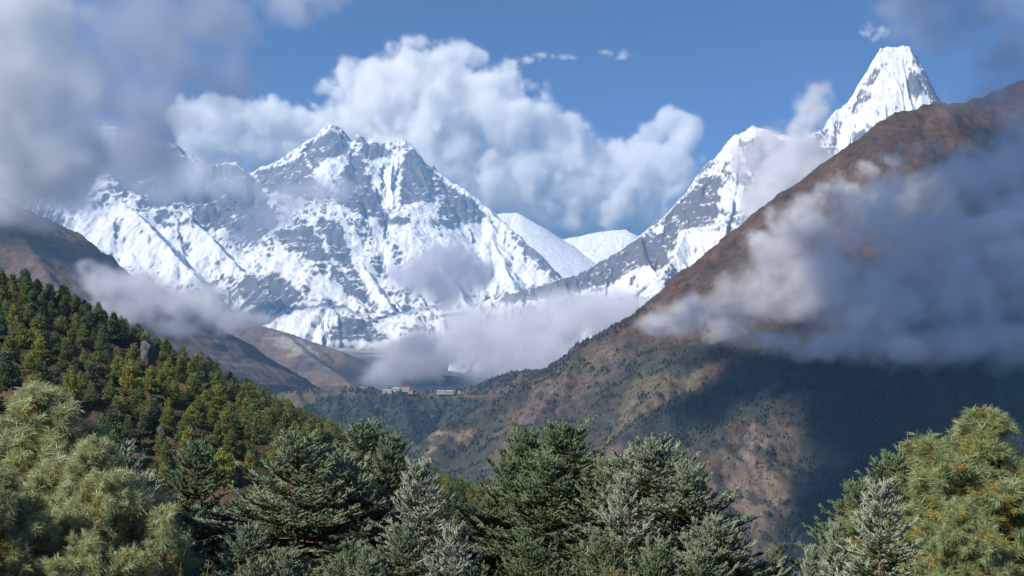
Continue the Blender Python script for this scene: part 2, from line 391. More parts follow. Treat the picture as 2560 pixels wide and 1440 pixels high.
# --- the wooded ridge with the monastery
Tr = [(sp((500, 1040, 5000), (600, 1010, 5000), (660, 992, 4950), (700, 982, 4900), (740, 975, 4900), (800, 968, 4900), (850, 966, 4900), (900, 968, 4900), (960, 976, 4900), (1030, 979, 4900), (1110, 981, 4900), (1150, 975, 4900), (1190, 965, 4900), (1230, 948, 4950), (1280, 930, 5000), (1340, 923, 5000), (1420, 928, 5000), (1600, 980, 5000)), .6, 7000),
      (sp((740, 975, 4900), (770, 1050, 4500), (800, 1150, 4100), (830, 1250, 3800)), .6, 2000),
      (sp((1000, 978, 4900), (1010, 1030, 4600), (1040, 1110, 4250), (1060, 1200, 3950)), .55, 2000),
      (sp((1340, 923, 5000), (1300, 990, 4700), (1220, 1060, 4350), (1180, 1120, 4100)), .6, 2000)]
X, Y, H, D = terrain('m', -1700, 900, 3300, 5600, 330, 290, Tr, warp=(18, 200), gully=(30, 100), rough=(10, 80), base=-650)
FOR = (.042, .050, .044)
C, px, py = browncol(X, Y, H, (.13, .095, .07), (.085, .07, .055), 130, [([(640, 1010), (760, 1020), (830, 985), (940, 985), (1000, 990), (1160, 995), (1230, 1010), (1240, 1100), (1100, 1320), (700, 1320), (600, 1020)], FOR, 9), ([(1150, 975), (1290, 928), (1380, 924), (1290, 938), (1230, 960), (1180, 976)], FOR, 5)], 36)
TX, TY, TH, TC = X, Y, H, C
add_terrain('wooded_ridge', X, Y, H, C, grass_m, 'low brown and dark green ridge across the valley carrying the small white buildings')

# --- the big slope on the right
Rr = [(sp((3500, 60, 4800), (2900, 110, 4500), (2560, 198, 4300), (2500, 222, 4250), (2430, 250, 4200), (2380, 262, 4150), (2330, 256, 4100), (2290, 272, 4080), (2235, 282, 4050), (2180, 325, 4020), (2120, 362, 4000), (2100, 378, 3990), (2040, 430, 3950), (1970, 473, 3900), (1915, 520, 3880), (1850, 573, 3850), (1780, 630, 3820), (1720, 688, 3800), (1650, 745, 3770), (1600, 790, 3750), (1540, 815, 3730), (1450, 862, 3700), (1400, 900, 3680),
            (1350, 945, 3650), (1300, 965, 3620), (1240, 1000, 3600), (1150, 1050, 3550), (1110, 1065, 3520), (1060, 1110, 3500), (1000, 1180, 3450), (930, 1280, 3400), (850, 1400, 3350)), .84, 9000, .9),
      (sp((1850, 573, 3850), (1815, 760, 3560), (1740, 880, 3350), (1640, 980, 3180), (1560, 1090, 3000), (1500, 1220, 2850), (1450, 1400, 2650)), .85, 2600),
      (sp((2330, 256, 4100), (2290, 560, 3650), (2180, 820, 3320), (2060, 955, 3130), (1960, 1000, 3020), (1880, 1035, 2950), (1800, 1075, 2880), (1730, 1120, 2800), (1670, 1200, 2700), (1640, 1350, 2550)), .9, 2400),
      (sp((2020, 980, 3080), (2010, 1080, 2920), (1985, 1180, 2780), (1960, 1290, 2660), (1900, 1440, 2520)), .95, 2200),
      (sp((2560, 198, 4300), (2620, 560, 3700), (2560, 900, 3200), (2480, 1150, 2850), (2420, 1440, 2550)), .85, 2400),
      (sp((1450, 862, 3700), (1400, 960, 3500), (1330, 1060, 3300), (1280, 1200, 3100)), .8, 2400)]
X, Y, H, D = terrain('m', -1000, 3600, 1900, 5400, 620, 470, Rr, warp=(22, 170), gully=(30, 110), rough=(17, 80), base=-650)
TAN = (.25, .18, .12)
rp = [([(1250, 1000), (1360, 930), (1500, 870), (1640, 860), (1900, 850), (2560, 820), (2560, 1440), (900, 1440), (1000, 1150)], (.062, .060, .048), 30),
      ([(1640, 960), (1800, 900), (1960, 900), (2560, 840), (2700, 1440), (1960, 1460), (2010, 1180), (2030, 1000), (1900, 1010), (1720, 1090), (1620, 1120)], (.030, .040, .040), 30),  # forest base colour darkened to deepen the shade on the lower right slope
      ([(1380, 930), (1450, 880), (1560, 850), (1560, 900), (1440, 1000), (1330, 1080), (1250, 1120), (1260, 1060)], (.13, .098, .076), 20),
      ([(1260, 1100), (1400, 960), (1420, 990), (1300, 1130), (1180, 1190)], (.13, .10, .09), 10),
      ([(1080, 1090), (1170, 1065), (1180, 1110), (1160, 1130), (1130, 1090), (1070, 1130)], TAN, 6),
      ([(1600, 940), (1760, 910), (1780, 960), (1620, 1030), (1520, 1090)], (.13, .11, .07), 14),
      ([(1760, 920), (1830, 930), (1800, 970), (1740, 990)], (.12, .08, .06), 14),
      ([(1560, 1010), (1680, 970), (1640, 1010), (1560, 1060)], (.15, .12, .085), 16),
      ([(1480, 1120), (1620, 1110), (1600, 1180), (1500, 1200)], (.12, .085, .065), 12),
      ([(1720, 1150), (1860, 1050), (1990, 1010), (2000, 1080), (1960, 1250), (1900, 1400), (1800, 1400), (1750, 1290)], (.125, .095, .072), 26),
      ([(1830, 1130), (1910, 1060), (1945, 1110), (1890, 1160), (1850, 1190)], (.20, .16, .14), 22),
      ([(1840, 1190), (1930, 1160), (1960, 1280), (1880, 1330), (1800, 1310)], (.20, .15, .105), 22)]
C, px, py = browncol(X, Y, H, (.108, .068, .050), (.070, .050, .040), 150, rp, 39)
upper = sstep(900, 780, py + 130 * fbm2(X / 250, Y / 250, 4, 19))
nf = fbm2(X / 75, (Y + H * .7) / 75, 4, 51, .65)
k = (sstep(.02, .2, nf) * (1 - upper) * .85)[..., None]
C = C * (1 - k) + np.array((.042, .050, .042)) * k
k = (sstep(.22, .42, nf) * upper * .6)[..., None]
C = C * (1 - k) + np.array((.07, .06, .05)) * k
RX, RY, RH, RC = X, Y, H, C
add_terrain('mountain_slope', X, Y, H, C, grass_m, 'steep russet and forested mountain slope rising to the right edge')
# ------------------------------------------------------------ air and clouds
def volume_mat(name, color, dens, aniso, from_grid=True, tint=None):
    m = bpy.data.materials.new(name); m.use_nodes = True; t = m.node_tree; t.nodes.clear()
    o = N(t, 'ShaderNodeOutputMaterial'); v = N(t, 'ShaderNodeVolumePrincipled')
    v.inputs['Color'].default_value = (*color, 1); v.inputs['Anisotropy'].default_value = aniso
    v.inputs['Density'].default_value = dens
    v.inputs['Density Attribute'].default_value = ''
    if from_grid:
        a = N(t, 'ShaderNodeAttribute', attribute_name='density')
        mm = N(t, 'ShaderNodeMath', operation='MULTIPLY'); mm.inputs[1].default_value = dens
        t.links.new(a.outputs['Fac'], mm.inputs[0]); t.links.new(mm.outputs[0], v.inputs['Density'])
    t.links.new(v.outputs[0], o.inputs['Volume'])
    return m

HAZE_D = 3.3e-5
def haze_box():
    x0, x1, y0, y1, z0, z1 = -14000, 14000, -1500, 21500, -705, 4500
    V = [(x, y, z) for z in (z0, z1) for y in (y0, y1) for x in (x0, x1)]
    Fc = [(0, 2, 3, 1), (4, 5, 7, 6), (0, 1, 5, 4), (2, 6, 7, 3), (0, 4, 6, 2), (1, 3, 7, 5)]
    me = np_mesh('haze', V, Fc, [volume_mat('blue_air', (0.30, 0.60, 1.0), HAZE_D, 0.0, False)])
    tag(link('haze', me), 'thin bluish air filling the valley', None, None, 'stuff')
haze_box()

def geo_cloud(name, lo, hi, dens, m):
    """dens (nx,ny,nz) -> mesh that carries the densities, turned into a fog volume by nodes"""
    nx, ny, nz = dens.shape
    gx, gy, gz = [np.linspace(lo[i], hi[i], dens.shape[i]) for i in range(3)]
    P = np.stack(np.meshgrid(gx, gy, gz, indexing='ij'), -1).reshape(-1, 3)
    me = bpy.data.meshes.new(name); me.vertices.add(len(P)); me.vertices.foreach_set('co', P.astype(np.float32).ravel())
    a = me.attributes.new('d', 'FLOAT', 'POINT'); a.data.foreach_set('value', dens.astype(np.float32).ravel())
    me.materials.append(m); me.update()
    o = link(name, me)
    g = bpy.data.node_groups.new(name + '_nodes', 'GeometryNodeTree')
    g.interface.new_socket('Geometry', in_out='INPUT', socket_type='NodeSocketGeometry')
    g.interface.new_socket('Geometry', in_out='OUTPUT', socket_type='NodeSocketGeometry')
    gi, go = g.nodes.new('NodeGroupInput'), g.nodes.new('NodeGroupOutput')
    vc = g.nodes.new('GeometryNodeVolumeCube')
    vc.inputs['Min'].default_value = lo; vc.inputs['Max'].default_value = hi
    for s, v in zip(('Resolution X', 'Resolution Y', 'Resolution Z'), dens.shape): vc.inputs[s].default_value = v
    pos = g.nodes.new('GeometryNodeInputPosition')
    sub = g.nodes.new('ShaderNodeVectorMath'); sub.operation = 'SUBTRACT'; sub.inputs[1].default_value = lo
    g.links.new(pos.outputs[0], sub.inputs[0])
    mul = g.nodes.new('ShaderNodeVectorMath'); mul.operation = 'MULTIPLY'
    mul.inputs[1].default_value = [(dens.shape[i] - 1) / (hi[i] - lo[i]) for i in range(3)]
    g.links.new(sub.outputs[0], mul.inputs[0])
    ad = g.nodes.new('ShaderNodeVectorMath'); ad.operation = 'ADD'; ad.inputs[1].default_value = (.5, .5, .5)
    g.links.new(mul.outputs[0], ad.inputs[0])
    fl = g.nodes.new('ShaderNodeVectorMath'); fl.operation = 'FLOOR'; g.links.new(ad.outputs[0], fl.inputs[0])
    dt = g.nodes.new('ShaderNodeVectorMath'); dt.operation = 'DOT_PRODUCT'; dt.inputs[1].default_value = (ny * nz, nz, 1)
    g.links.new(fl.outputs[0], dt.inputs[0])
    f2i = g.nodes.new('FunctionNodeFloatToInt'); g.links.new(dt.outputs['Value'], f2i.inputs[0])
    at_ = g.nodes.new('GeometryNodeInputNamedAttribute'); at_.data_type = 'FLOAT'; at_.inputs['Name'].default_value = 'd'
    si = g.nodes.new('GeometryNodeSampleIndex'); si.data_type = 'FLOAT'; si.domain = 'POINT'; si.clamp = True
    g.links.new(gi.outputs[0], si.inputs['Geometry'])
    g.links.new(at_.outputs['Attribute'], si.inputs['Value']); g.links.new(f2i.outputs[0], si.inputs['Index'])
    g.links.new(si.outputs[0], vc.inputs['Density'])
    sm = g.nodes.new('GeometryNodeSetMaterial'); sm.inputs['Material'].default_value = m
    g.links.new(vc.outputs[0], sm.inputs['Geometry']); g.links.new(sm.outputs[0], go.inputs[0])
    md = o.modifiers.new('fog', 'NODES'); md.node_group = g
    return o

def cloud(name, label, puffs, res, dens, color=(1, 1, 1), aniso=0.0, nscale=1.0, namp=.6, edge=.35, seed=0, wisp=0.0, stretch=(1, 1, 1), octv=5, pad=1.25, billow=0.5, gain=.56):
    """puffs: (px, py, Y, rx, ry, depth_m[, strength]); pixel radii are turned into metres at that distance"""
    C = np.array([at(p[0], p[1], p[2]) for p in puffs]); Rr_ = np.array([(p[3] / F * p[2], p[5], p[4] / F * p[2]) for p in puffs])
    lo = (C - Rr_ * pad).min(0); hi = (C + Rr_ * pad).max(0)
    vox = res / F * np.mean(C[:, 1])
    vy = vox * 1.6
    n = np.maximum(4, np.ceil((hi - lo) / (vox, vy, vox)).astype(int))
    X, Y, Z = np.meshgrid(*[np.linspace(lo[i], hi[i], n[i]).astype(np.float32) for i in range(3)], indexing='ij')
    f = np.full(X.shape, -9, np.float32)
    for c, r, p in zip(C, Rr_, puffs):
        q = 1 - np.sqrt(((X - c[0]) / r[0]) ** 2 + ((Y - c[1]) / r[1]) ** 2 + ((Z - c[2]) / r[2]) ** 2)
        # smooth union
        k = .22; h = np.clip(.5 + .5 * (q - f) / k, 0, 1); f = f * (1 - h) + q * h + k * h * (1 - h) if True else f
    s = np.mean(Rr_[:, 0]) * nscale
    a = 1.0; nn = 0; t = 0
    nb = 0; tb = 0
    for o_ in range(octv):
        v = pn3(X / s / stretch[0] * 2 ** o_ * 1.4, Y / s / stretch[1] * 2 ** o_ * 1.4, Z / s / stretch[2] * 2 ** o_ * 1.4, seed + o_ * 3)
        nn = nn + a * ((1 - billow) * v * 1.3 + billow * (1.3 * np.abs(v) * 2 - .62)); t += a; a *= gain
    nn = nn / t * 1.7
    f0 = f; f = f + namp * nn
    d = sstep(0, edge, f) * sstep(-.42, -.16, f0)
    if wisp:
        d = d * np.clip(1 - wisp + wisp * 2.2 * sstep(-.35, .5, nn), 0, 2)
    # fade to nothing at the walls of the grid
    for ax in range(3):
        g = np.linspace(0, 1, n[ax]); e = sstep(0, .06, g) * sstep(0, .06, 1 - g)
        sh = [1, 1, 1]; sh[ax] = n[ax]; d = d * e.reshape(sh)
    o = geo_cloud(name, tuple(float(v) for v in lo), tuple(float(v) for v in hi), d, volume_mat(name + '_fog', color, dens, aniso))
    tag(o, label, None, None, 'stuff')
    return o

# bright cumulus far behind the snow wall
FY = 26000
cloud('cloud', 'bright white cumulus heap behind the sharp summit', [
    (900, 330, FY, 110, 130, 900), (960, 260, FY, 130, 110, 1300), (1030, 230, FY, 140, 100, 1300), (1100, 200, FY, 110, 85, 1000), (1155, 130, FY, 48, 34, 500), (1190, 145, FY, 30, 24, 350),
    (1130, 300, FY, 200, 150, 1500), (1250, 330, FY, 160, 120, 1300), (1350, 340, FY, 120, 75, 1000), (1240, 250, FY, 60, 50, 700), (1080, 420, FY, 240, 160, 1500), (1300, 460, FY, 260, 140, 1300),
    (1480, 460, FY, 190, 110, 1200), (1600, 460, FY, 140, 100, 1000), (1680, 420, FY, 75, 85, 700), (1700, 350, FY, 52, 70, 450), (1672, 305, FY, 45, 40, 300), (1640, 330, FY, 50, 40, 350), (1620, 390, FY, 80, 60, 600), (1380, 530, FY, 240, 90, 900), (1600, 540, FY, 140, 60, 700)],
    5.5, 0.0042, (.995, .995, 1.0), -.1, 1.0, .68, .36, 4, .35, octv=7, gain=.64, billow=.55)
cloud('cloud', 'long white cumulus bank left of the sharp summit', [
    (480, 300, FY, 75, 60, 700), (560, 300, FY, 90, 65, 900), (650, 310, FY, 100, 68, 900), (740, 320, FY, 90, 62, 800), (800, 330, FY, 60, 50, 600), (520, 370, FY, 100, 60, 700), (640, 370, FY, 110, 60, 700), (760, 375, FY, 100, 55, 700), (860, 370, FY, 90, 80, 700)],
    5.5, 0.0042, (.995, .995, 1.0), -.1, 1.0, .60, .32, 14, .3, octv=7, gain=.64, billow=.55)
cloud('cloud', 'pale soft base of the cumulus just above the snow saddle', [
    (900, 400, 28500, 260, 130, 1200), (1150, 430, 28500, 300, 160, 1500), (1400, 470, 28500, 300, 130, 1300), (1600, 490, 28500, 170, 110, 1000), (1400, 560, 28500, 330, 80, 900)],
    9, .0011, (.985, .985, 1.0), 0, 1, .28, .7, 91, .2, octv=5, billow=.2)
for k, (lab, pf) in enumerate([
    ('thin torn wisp trailing right from the cumulus top', [(1230, 175, FY, 34, 14, 200), (1270, 162, FY, 36, 13, 200), (1310, 152, FY, 34, 11, 200), (1345, 138, FY, 28, 8, 200)]),
    ('faint small wisp right of the trailing one', [(1400, 143, FY, 26, 7, 150), (1428, 140, FY, 20, 8, 150)]),
    ('small ragged wisp high in the blue sky', [(1515, 132, FY, 26, 8, 150), (1560, 140, FY, 26, 13, 150)]),
    ('curled wisp above the blunt snow peak', [(2170, 75, FY, 22, 18, 200), (2205, 80, FY, 28, 14, 200), (2190, 95, FY, 20, 8, 200)]),
    ]):
    cloud('cloud', lab, pf, 3, 0.003, (.985, .985, 1.0), 0, .9, .8, .8, 20 + k, .6, billow=.3)

# grey banks drifting in front of the snow wall, upper left; the dim ones have shade put into their colour
GY = 9000
cloud('cloud', 'big pale bank of mist filling the upper left corner', [
    (-60, 60, 5500, 270, 220, 500), (20, 250, 5500, 260, 230, 500), (70, 430, 5600, 230, 130, 400), (-40, 520, 5600, 180, 60, 350), (120, 120, 5600, 90, 90, 300)],
    9, 0.0085, (.985, .985, .985), 0, 1.0, .42, .7, 31, .25, billow=.25)
cloud('cloud', 'dusky translucent veil right of the pale corner mist', [
    (330, 60, 7600, 230, 130, 500), (450, 160, 7600, 220, 110, 500), (380, 280, 7600, 190, 110, 500), (300, 380, 7600, 200, 100, 500), (520, 60, 7600, 130, 90, 400), (560, 190, 7600, 100, 80, 300), (200, 200, 7600, 150, 200, 500)],
    10, 0.0030, (.60, .62, .72), 0, 1.0, .5, .8, 37, .35, billow=.2)
cloud('cloud', 'soft grey cloud at the top edge left of centre', [
    (700, -10, 7000, 110, 60, 400), (790, -20, 7000, 110, 50, 400), (640, -40, 7000, 90, 50, 300), (740, 30, 7000, 80, 32, 300)],
    9, 0.0018, (.90, .90, .95), 0, .9, .5, .9, 41, .3, billow=.2)
cloud('cloud', 'mist hiding the crest of the left part of the snow wall', [
    (150, 380, 12500, 240, 110, 700), (330, 400, 12500, 180, 80, 700), (450, 440, 12500, 140, 70, 500), (100, 480, 12500, 200, 60, 500), (560, 470, 12500, 100, 50, 400)],
    9, 0.0048, (.88, .89, .93), 0, 1.0, .5, .9, 43, .3, billow=.2)
cloud('cloud', 'small grey cloud lying across the face under the sharp summit', [
    (650, 545, 12800, 90, 52, 450), (720, 500, 12800, 100, 44, 450), (800, 480, 12800, 80, 36, 350), (860, 470, 12800, 55, 28, 250), (610, 590, 12800, 60, 30, 300)],
    7, 0.0042, (.72, .73, .80), 0, .9, .55, .8, 47, .3, billow=.25)
cloud('cloud', 'round grey cloud puff in front of the snowy shoulder', [
    (1060, 690, 12000, 85, 60, 450), (1130, 660, 12000, 80, 55, 450), (1180, 690, 12000, 80, 50, 400), (1090, 640, 12000, 50, 34, 300), (1110, 740, 12000, 70, 34, 300)],
    7, 0.0065, (.76, .76, .82), 0, .9, .55, .6, 53, .3, billow=.3)
cloud('cloud', 'low mist lying on the brown ridge above the wooded hill', [
    (280, 710, 5000, 90, 50, 250), (380, 740, 5000, 120, 60, 300), (480, 760, 5000, 120, 60, 300), (560, 790, 5000, 90, 45, 250), (330, 770, 5000, 110, 45, 250), (440, 820, 5100, 90, 30, 200), (250, 680, 5000, 40, 32, 150), (640, 800, 5200, 70, 26, 200)],
    7, 0.0085, (.88, .88, .92), 0, .9, .6, .7, 59, .35, billow=.3)
cloud('cloud', 'thick valley mist between the snow wall and the big right slope', [
    (1080, 880, 7600, 140, 70, 500), (1200, 850, 7600, 170, 90, 600), (1330, 820, 7600, 170, 90, 600), (1430, 790, 7600, 130, 65, 500), (1520, 800, 7600, 120, 60, 500), (1250, 910, 7500, 200, 70, 500), (1400, 900, 7500, 170, 80, 500), (1000, 920, 7500, 100, 45, 400), (960, 950, 7400, 70, 26, 300), (1600, 780, 7600, 90, 50, 400), (1490, 755, 7700, 110, 45, 400), (1400, 760, 7700, 90, 40, 400), (1190, 780, 7700, 70, 34, 300)],
    8, 0.0050, (.90, .90, .95), 0, .9, .5, .6, 61, .3, billow=.35)
cloud('cloud', 'mist plume rising past the shoulder of the steep snow peak', [
    (1950, 440, 6600, 110, 90, 350), (1990, 370, 6600, 90, 60, 300), (1900, 480, 6600, 70, 70, 300), (1870, 400, 6600, 50, 50, 200), (2030, 280, 6600, 45, 60, 250), (2040, 230, 6600, 32, 32, 200), (1930, 510, 6400, 70, 60, 300), (1900, 560, 6300, 60, 50, 250), (1920, 350, 6700, 60, 30, 250), (1860, 640, 6000, 60, 50, 250), (2020, 420, 6500, 50, 50, 250)],
    7, 0.0100, (.95, .95, .97), 0, .9, .6, .8, 67, .35, billow=.3)
# the great cloud hanging on the right slope
cloud('cloud', 'great grey cloud hanging in front of the right slope', [
    (1660, 810, 3250, 90, 36, 130), (1760, 780, 3200, 130, 60, 180), (1880, 740, 3150, 140, 90, 220), (1960, 620, 3250, 90, 90, 200), (2010, 540, 3350, 70, 60, 180), (2040, 700, 3150, 170, 140, 260), (2170, 560, 3150, 150, 120, 260), (2290, 480, 3150, 120, 70, 220), (2440, 440, 3100, 150, 110, 260), (2570, 380, 3150, 120, 110, 260), (2330, 600, 3050, 170, 130, 260),
    (2200, 760, 3000, 200, 140, 300), (2380, 700, 3000, 220, 180, 320), (2540, 600, 3000, 200, 220, 320), (2160, 860, 2900, 150, 60, 220), (2320, 870, 2900, 150, 70, 240), (2480, 850, 2900, 170, 80, 250), (2640, 760, 3000, 200, 180, 300), (1900, 850, 3000, 140, 36, 160), (2050, 880, 2950, 110, 36, 160)],
    6.5, 0.0135, (.93, .93, .96), 0, .8, .60, 1.1, 71, .45, octv=7, gain=.62, billow=.3)
cloud('cloud', 'thin torn streaks of mist climbing diagonally along the right slope', [
    (1900, 600, 3300, 60, 34, 70), (1960, 545, 3320, 62, 36, 70), (2030, 500, 3340, 60, 26, 60), (2100, 470, 3350, 64, 26, 60), (2170, 430, 3360, 62, 26, 60), (2240, 400, 3370, 60, 22, 60), (2310, 370, 3380, 60, 22, 60), (2060, 560, 3250, 80, 30, 70), (2180, 520, 3250, 90, 30, 70)],
    4.5, 0.0120, (.97, .97, .98), 0, .9, .85, .9, 171, .7, octv=6, billow=.4, gain=.66)
cloud('cloud', 'brighter ragged puffs along the underside of the great grey cloud', [
    (1640, 820, 3050, 60, 22, 60), (1720, 800, 2980, 80, 40, 80), (1820, 820, 2900, 80, 34, 80), (1960, 860, 2820, 80, 30, 70), (2080, 850, 2760, 80, 40, 80), (2150, 800, 2750, 70, 50, 80), (2260, 880, 2740, 90, 32, 70), (2470, 560, 2750, 90, 40, 80), (2540, 620, 2750, 70, 40, 80)],
    4.5, 0.0150, (.97, .97, .98), 0, .9, .8, .8, 175, .6, octv=6, billow=.5, gain=.66)
cloud('cloud', 'dark translucent cloud in the upper right corner', [
    (2400, 60, 3600, 180, 90, 250), (2540, 120, 3600, 170, 120, 300), (2480, 230, 3700, 120, 60, 200), (2600, 260, 3600, 120, 100, 250), (2290, 20, 3700, 120, 50, 200), (2600, 0, 3600, 140, 90, 250)],
    9, 0.0036, (.74, .75, .84), 0, .9, .55, .9, 79, .4, billow=.2)  # shaded look of this cloud put into its lowered colour

# unseen cloud bank added above the frame to shade the right slope and its cloud
def over(name, label, spots, dens, seed):
    pf = []
    for (x, y, z, rx, ry, rz) in spots:
        pf.append((1280 + x / y * F, HZ - z / y * F, y, rx / y * F, rz / y * F, ry))
    return cloud(name, label, pf, 60, dens, (.9, .9, .95), 0, .8, .35, .5, seed, .2, billow=.3)
def shade_at(px, py, Y, zc):
    x, y, z = at(px, py, Y); t = (zc - z) / to_sun.z
    return x + t * to_sun.x, y + t * to_sun.y, zc
spots = [(*shade_at(px, py, Y, 1500), rx, ry, 130) for px, py, Y, rx, ry in [
    (2420, 860, 3300, 260, 300), (2560, 620, 3600, 260, 330), (2660, 430, 3900, 160, 300), (2500, 980, 3100, 330, 330), (2270, 1120, 2900, 240, 300), (2420, 1250, 2700, 300, 300), (2140, 1290, 2650, 120, 220), (1900, 965, 3200, 120, 110), (1790, 1020, 3150, 80, 100), (2060, 985, 3120, 90, 110),
    (2500, 460, 3100, 180, 180), (2380, 580, 3050, 140, 160), (2580, 360, 3150, 200, 230), (2580, 620, 3000, 260, 260),
    (2640, 600, 3700, 250, 400), (2640, 1000, 3000, 300, 500), (2560, 1400, 2400, 400, 300), (2090, 1420, 2400, 120, 200), (2200, 1000, 3050, 170, 200)]]
over('cloud', 'unseen cloud bank added above the picture to shade the right slope', spots, .03, 83)
# ------------------------------------------------------------ near ground and the wooded hill on the left
def valley():
    me = np_mesh('valley_floor', [(-13900, -1400, -690), (13900, -1400, -690), (13900, 21400, -690), (-13900, 21400, -690)], [(0, 1, 2, 3)], [grass_m],
                 attrs={'col': ('POINT', np.tile([.09, .08, .06], (4, 1)))})
    tag(link('valley_floor', me), 'valley floor far below', None, None, 'structure')
valley()

def ground_z(x, y):
    return -1.7 - .31 * np.maximum(y, -3) + .25 * fbm2(x / 6, y / 6, 3, 5) * np.clip(np.abs(y) / 6, 0, 1)
gxs = np.linspace(-160, 160, 160); gys = np.linspace(-40, 230, 160)
X, Y = np.meshgrid(gxs, gys); H = ground_z(X, Y)
n = fbm2(X / 3, Y / 3, 4, 3)[..., None]
C = np.array([.075, .07, .035]) * (1 + .6 * n)
near_m = surf_mat('grassy_ground', 2.0, .12, .95, .5, 1.0)
add_terrain('ground', X, Y, H, C, near_m, 'grassy slope falling away from the viewer under the nearest trees')

hill_crest = [(-900, 560, 330), (-500, 590, 350), (-200, 640, 380), (0, 704, 400), (60, 724, 405), (130, 762, 415), (200, 792, 425), (290, 838, 435), (340, 866, 445), (400, 898, 455), (480, 955, 475), (560, 1003, 500), (640, 1040, 530), (700, 1066, 560), (780, 1098, 600), (830, 1120, 630), (900, 1150, 650), (1000, 1190, 660), (1100, 1250, 640), (1180, 1290, 640), (1300, 1350, 650), (1420, 1440, 660)]
Hr = [(hill_crest, .48, 2500, .8), (sp((340, 866, 445), (360, 930, 420), (420, 1030, 380), (470, 1130, 330)), .5, 900), (sp((640, 1040, 530), (640, 1120, 470), (660, 1220, 400)), .5, 900)]
X, Y, H, D = terrain('m', -330, 60, 150, 760, 330, 420, Hr, warp=(2.5, 40), gully=(4, 18), rough=(2.6, 14), base=-150)
n1 = fbm2(X / 14, Y / 14, 5, 81, .6)[..., None]; n2 = fbm2(X / 3, Y / 3, 4, 82, .6)[..., None]
k = sstep(-.25, .25, n1)
C = (np.array([.125, .085, .058]) * k + np.array([.055, .055, .025]) * (1 - k)) * (1 + .7 * n2)
k = sstep(.30, .42, fbm2(X / 7, Y / 7, 4, 84, .6))[..., None]
C = C * (1 - k) + np.array([.095, .042, .03]) * k
hill_m = surf_mat('heath', .6, 1.2, .95, .45, .25)
HX, HY, HH = X, Y, H
add_terrain('wooded_hill', X, Y, H, C, hill_m, 'brown heath hillside sloping down from the left under the pines')

def hill_h(x, y):
    fx = (x - HX[0, 0]) / (HX[0, 1] - HX[0, 0]); fy = (y - HY[0, 0]) / (HY[1, 0] - HY[0, 0])
    i = int(min(max(fx, 0), HX.shape[1] - 2)); j = int(min(max(fy, 0), HX.shape[0] - 2)); u, v = fx - i, fy - j
    return (HH[j, i] * (1 - u) + HH[j, i + 1] * u) * (1 - v) + (HH[j + 1, i] * (1 - u) + HH[j + 1, i + 1] * u) * v

# ------------------------------------------------------------ foliage builders
def leaf_mat(name, rough=.5, spec=.35, trans=.25):
    m, t, b = mat(name, rough, spec)
    a = N(t, 'ShaderNodeAttribute', attribute_name='col')
    t.links.new(a.outputs['Color'], b.inputs['Base Color'])
    if trans:
        tr = N(t, 'ShaderNodeBsdfTranslucent'); mx = N(t, 'ShaderNodeMixShader'); mx.inputs[0].default_value = trans
        t.links.new(a.outputs['Color'], tr.inputs['Color'])
        out = t.nodes['Material Output']
        t.links.new(b.outputs[0], mx.inputs[1]); t.links.new(tr.outputs[0], mx.inputs[2]); t.links.new(mx.outputs[0], out.inputs['Surface'])
    return m
needle_m = leaf_mat('needles', .6, .2, .2)
pine_m = leaf_mat('pine_needles', .6, .2, .35)
far_leaf_m = leaf_mat('far_foliage', .8, .1, .25)
bark_m, bt, bb = mat('bark', .9, .1)
nn_ = N(bt, 'ShaderNodeTexNoise', Scale=30.0, Detail=6.0); cr = N(bt, 'ShaderNodeValToRGB')
cr.color_ramp.elements[0].position = .35; cr.color_ramp.elements[0].color = (.05, .035, .025, 1)
cr.color_ramp.elements[1].position = .7; cr.color_ramp.elements[1].color = (.20, .16, .12, 1)
tcb = N(bt, 'ShaderNodeTexCoord'); bt.links.new(tcb.outputs['Object'], nn_.inputs['Vector'])
bt.links.new(nn_.outputs[0], cr.inputs[0]); bt.links.new(cr.outputs[0], bb.inputs['Base Color'])

def tubes(segs, sides=4):
    """segs: rows p0, p1, r0, r1 -> verts, quads"""
    S = np.array(segs, float); p0, p1, r0, r1 = S[:, :3], S[:, 3:6], S[:, 6], S[:, 7]
    d = p1 - p0; d /= np.linalg.norm(d, axis=1, keepdims=True) + 1e-9
    up = np.where(np.abs(d[:, 2:3]) > .9, [[1., 0, 0]], [[0, 0, 1.]])
    a = np.cross(d, up); a /= np.linalg.norm(a, axis=1, keepdims=True); b = np.cross(d, a)
    an = np.arange(sides) * 2 * np.pi / sides
    ring = a[:, None] * np.cos(an)[None, :, None] + b[:, None] * np.sin(an)[None, :, None]
    V = np.concatenate([p0[:, None] + ring * r0[:, None, None], p1[:, None] + ring * r1[:, None, None]], 1).reshape(-1, 3)
    i = np.arange(len(S))[:, None] * 2 * sides; k = np.arange(sides)[None]; k2 = (k + 1) % sides
    Q = np.stack([i + k, i + k2, i + sides + k2, i + sides + k], -1).reshape(-1, 4)
    return V, Q

def unit(v): return v / (np.linalg.norm(v, axis=-1, keepdims=True) + 1e-9)

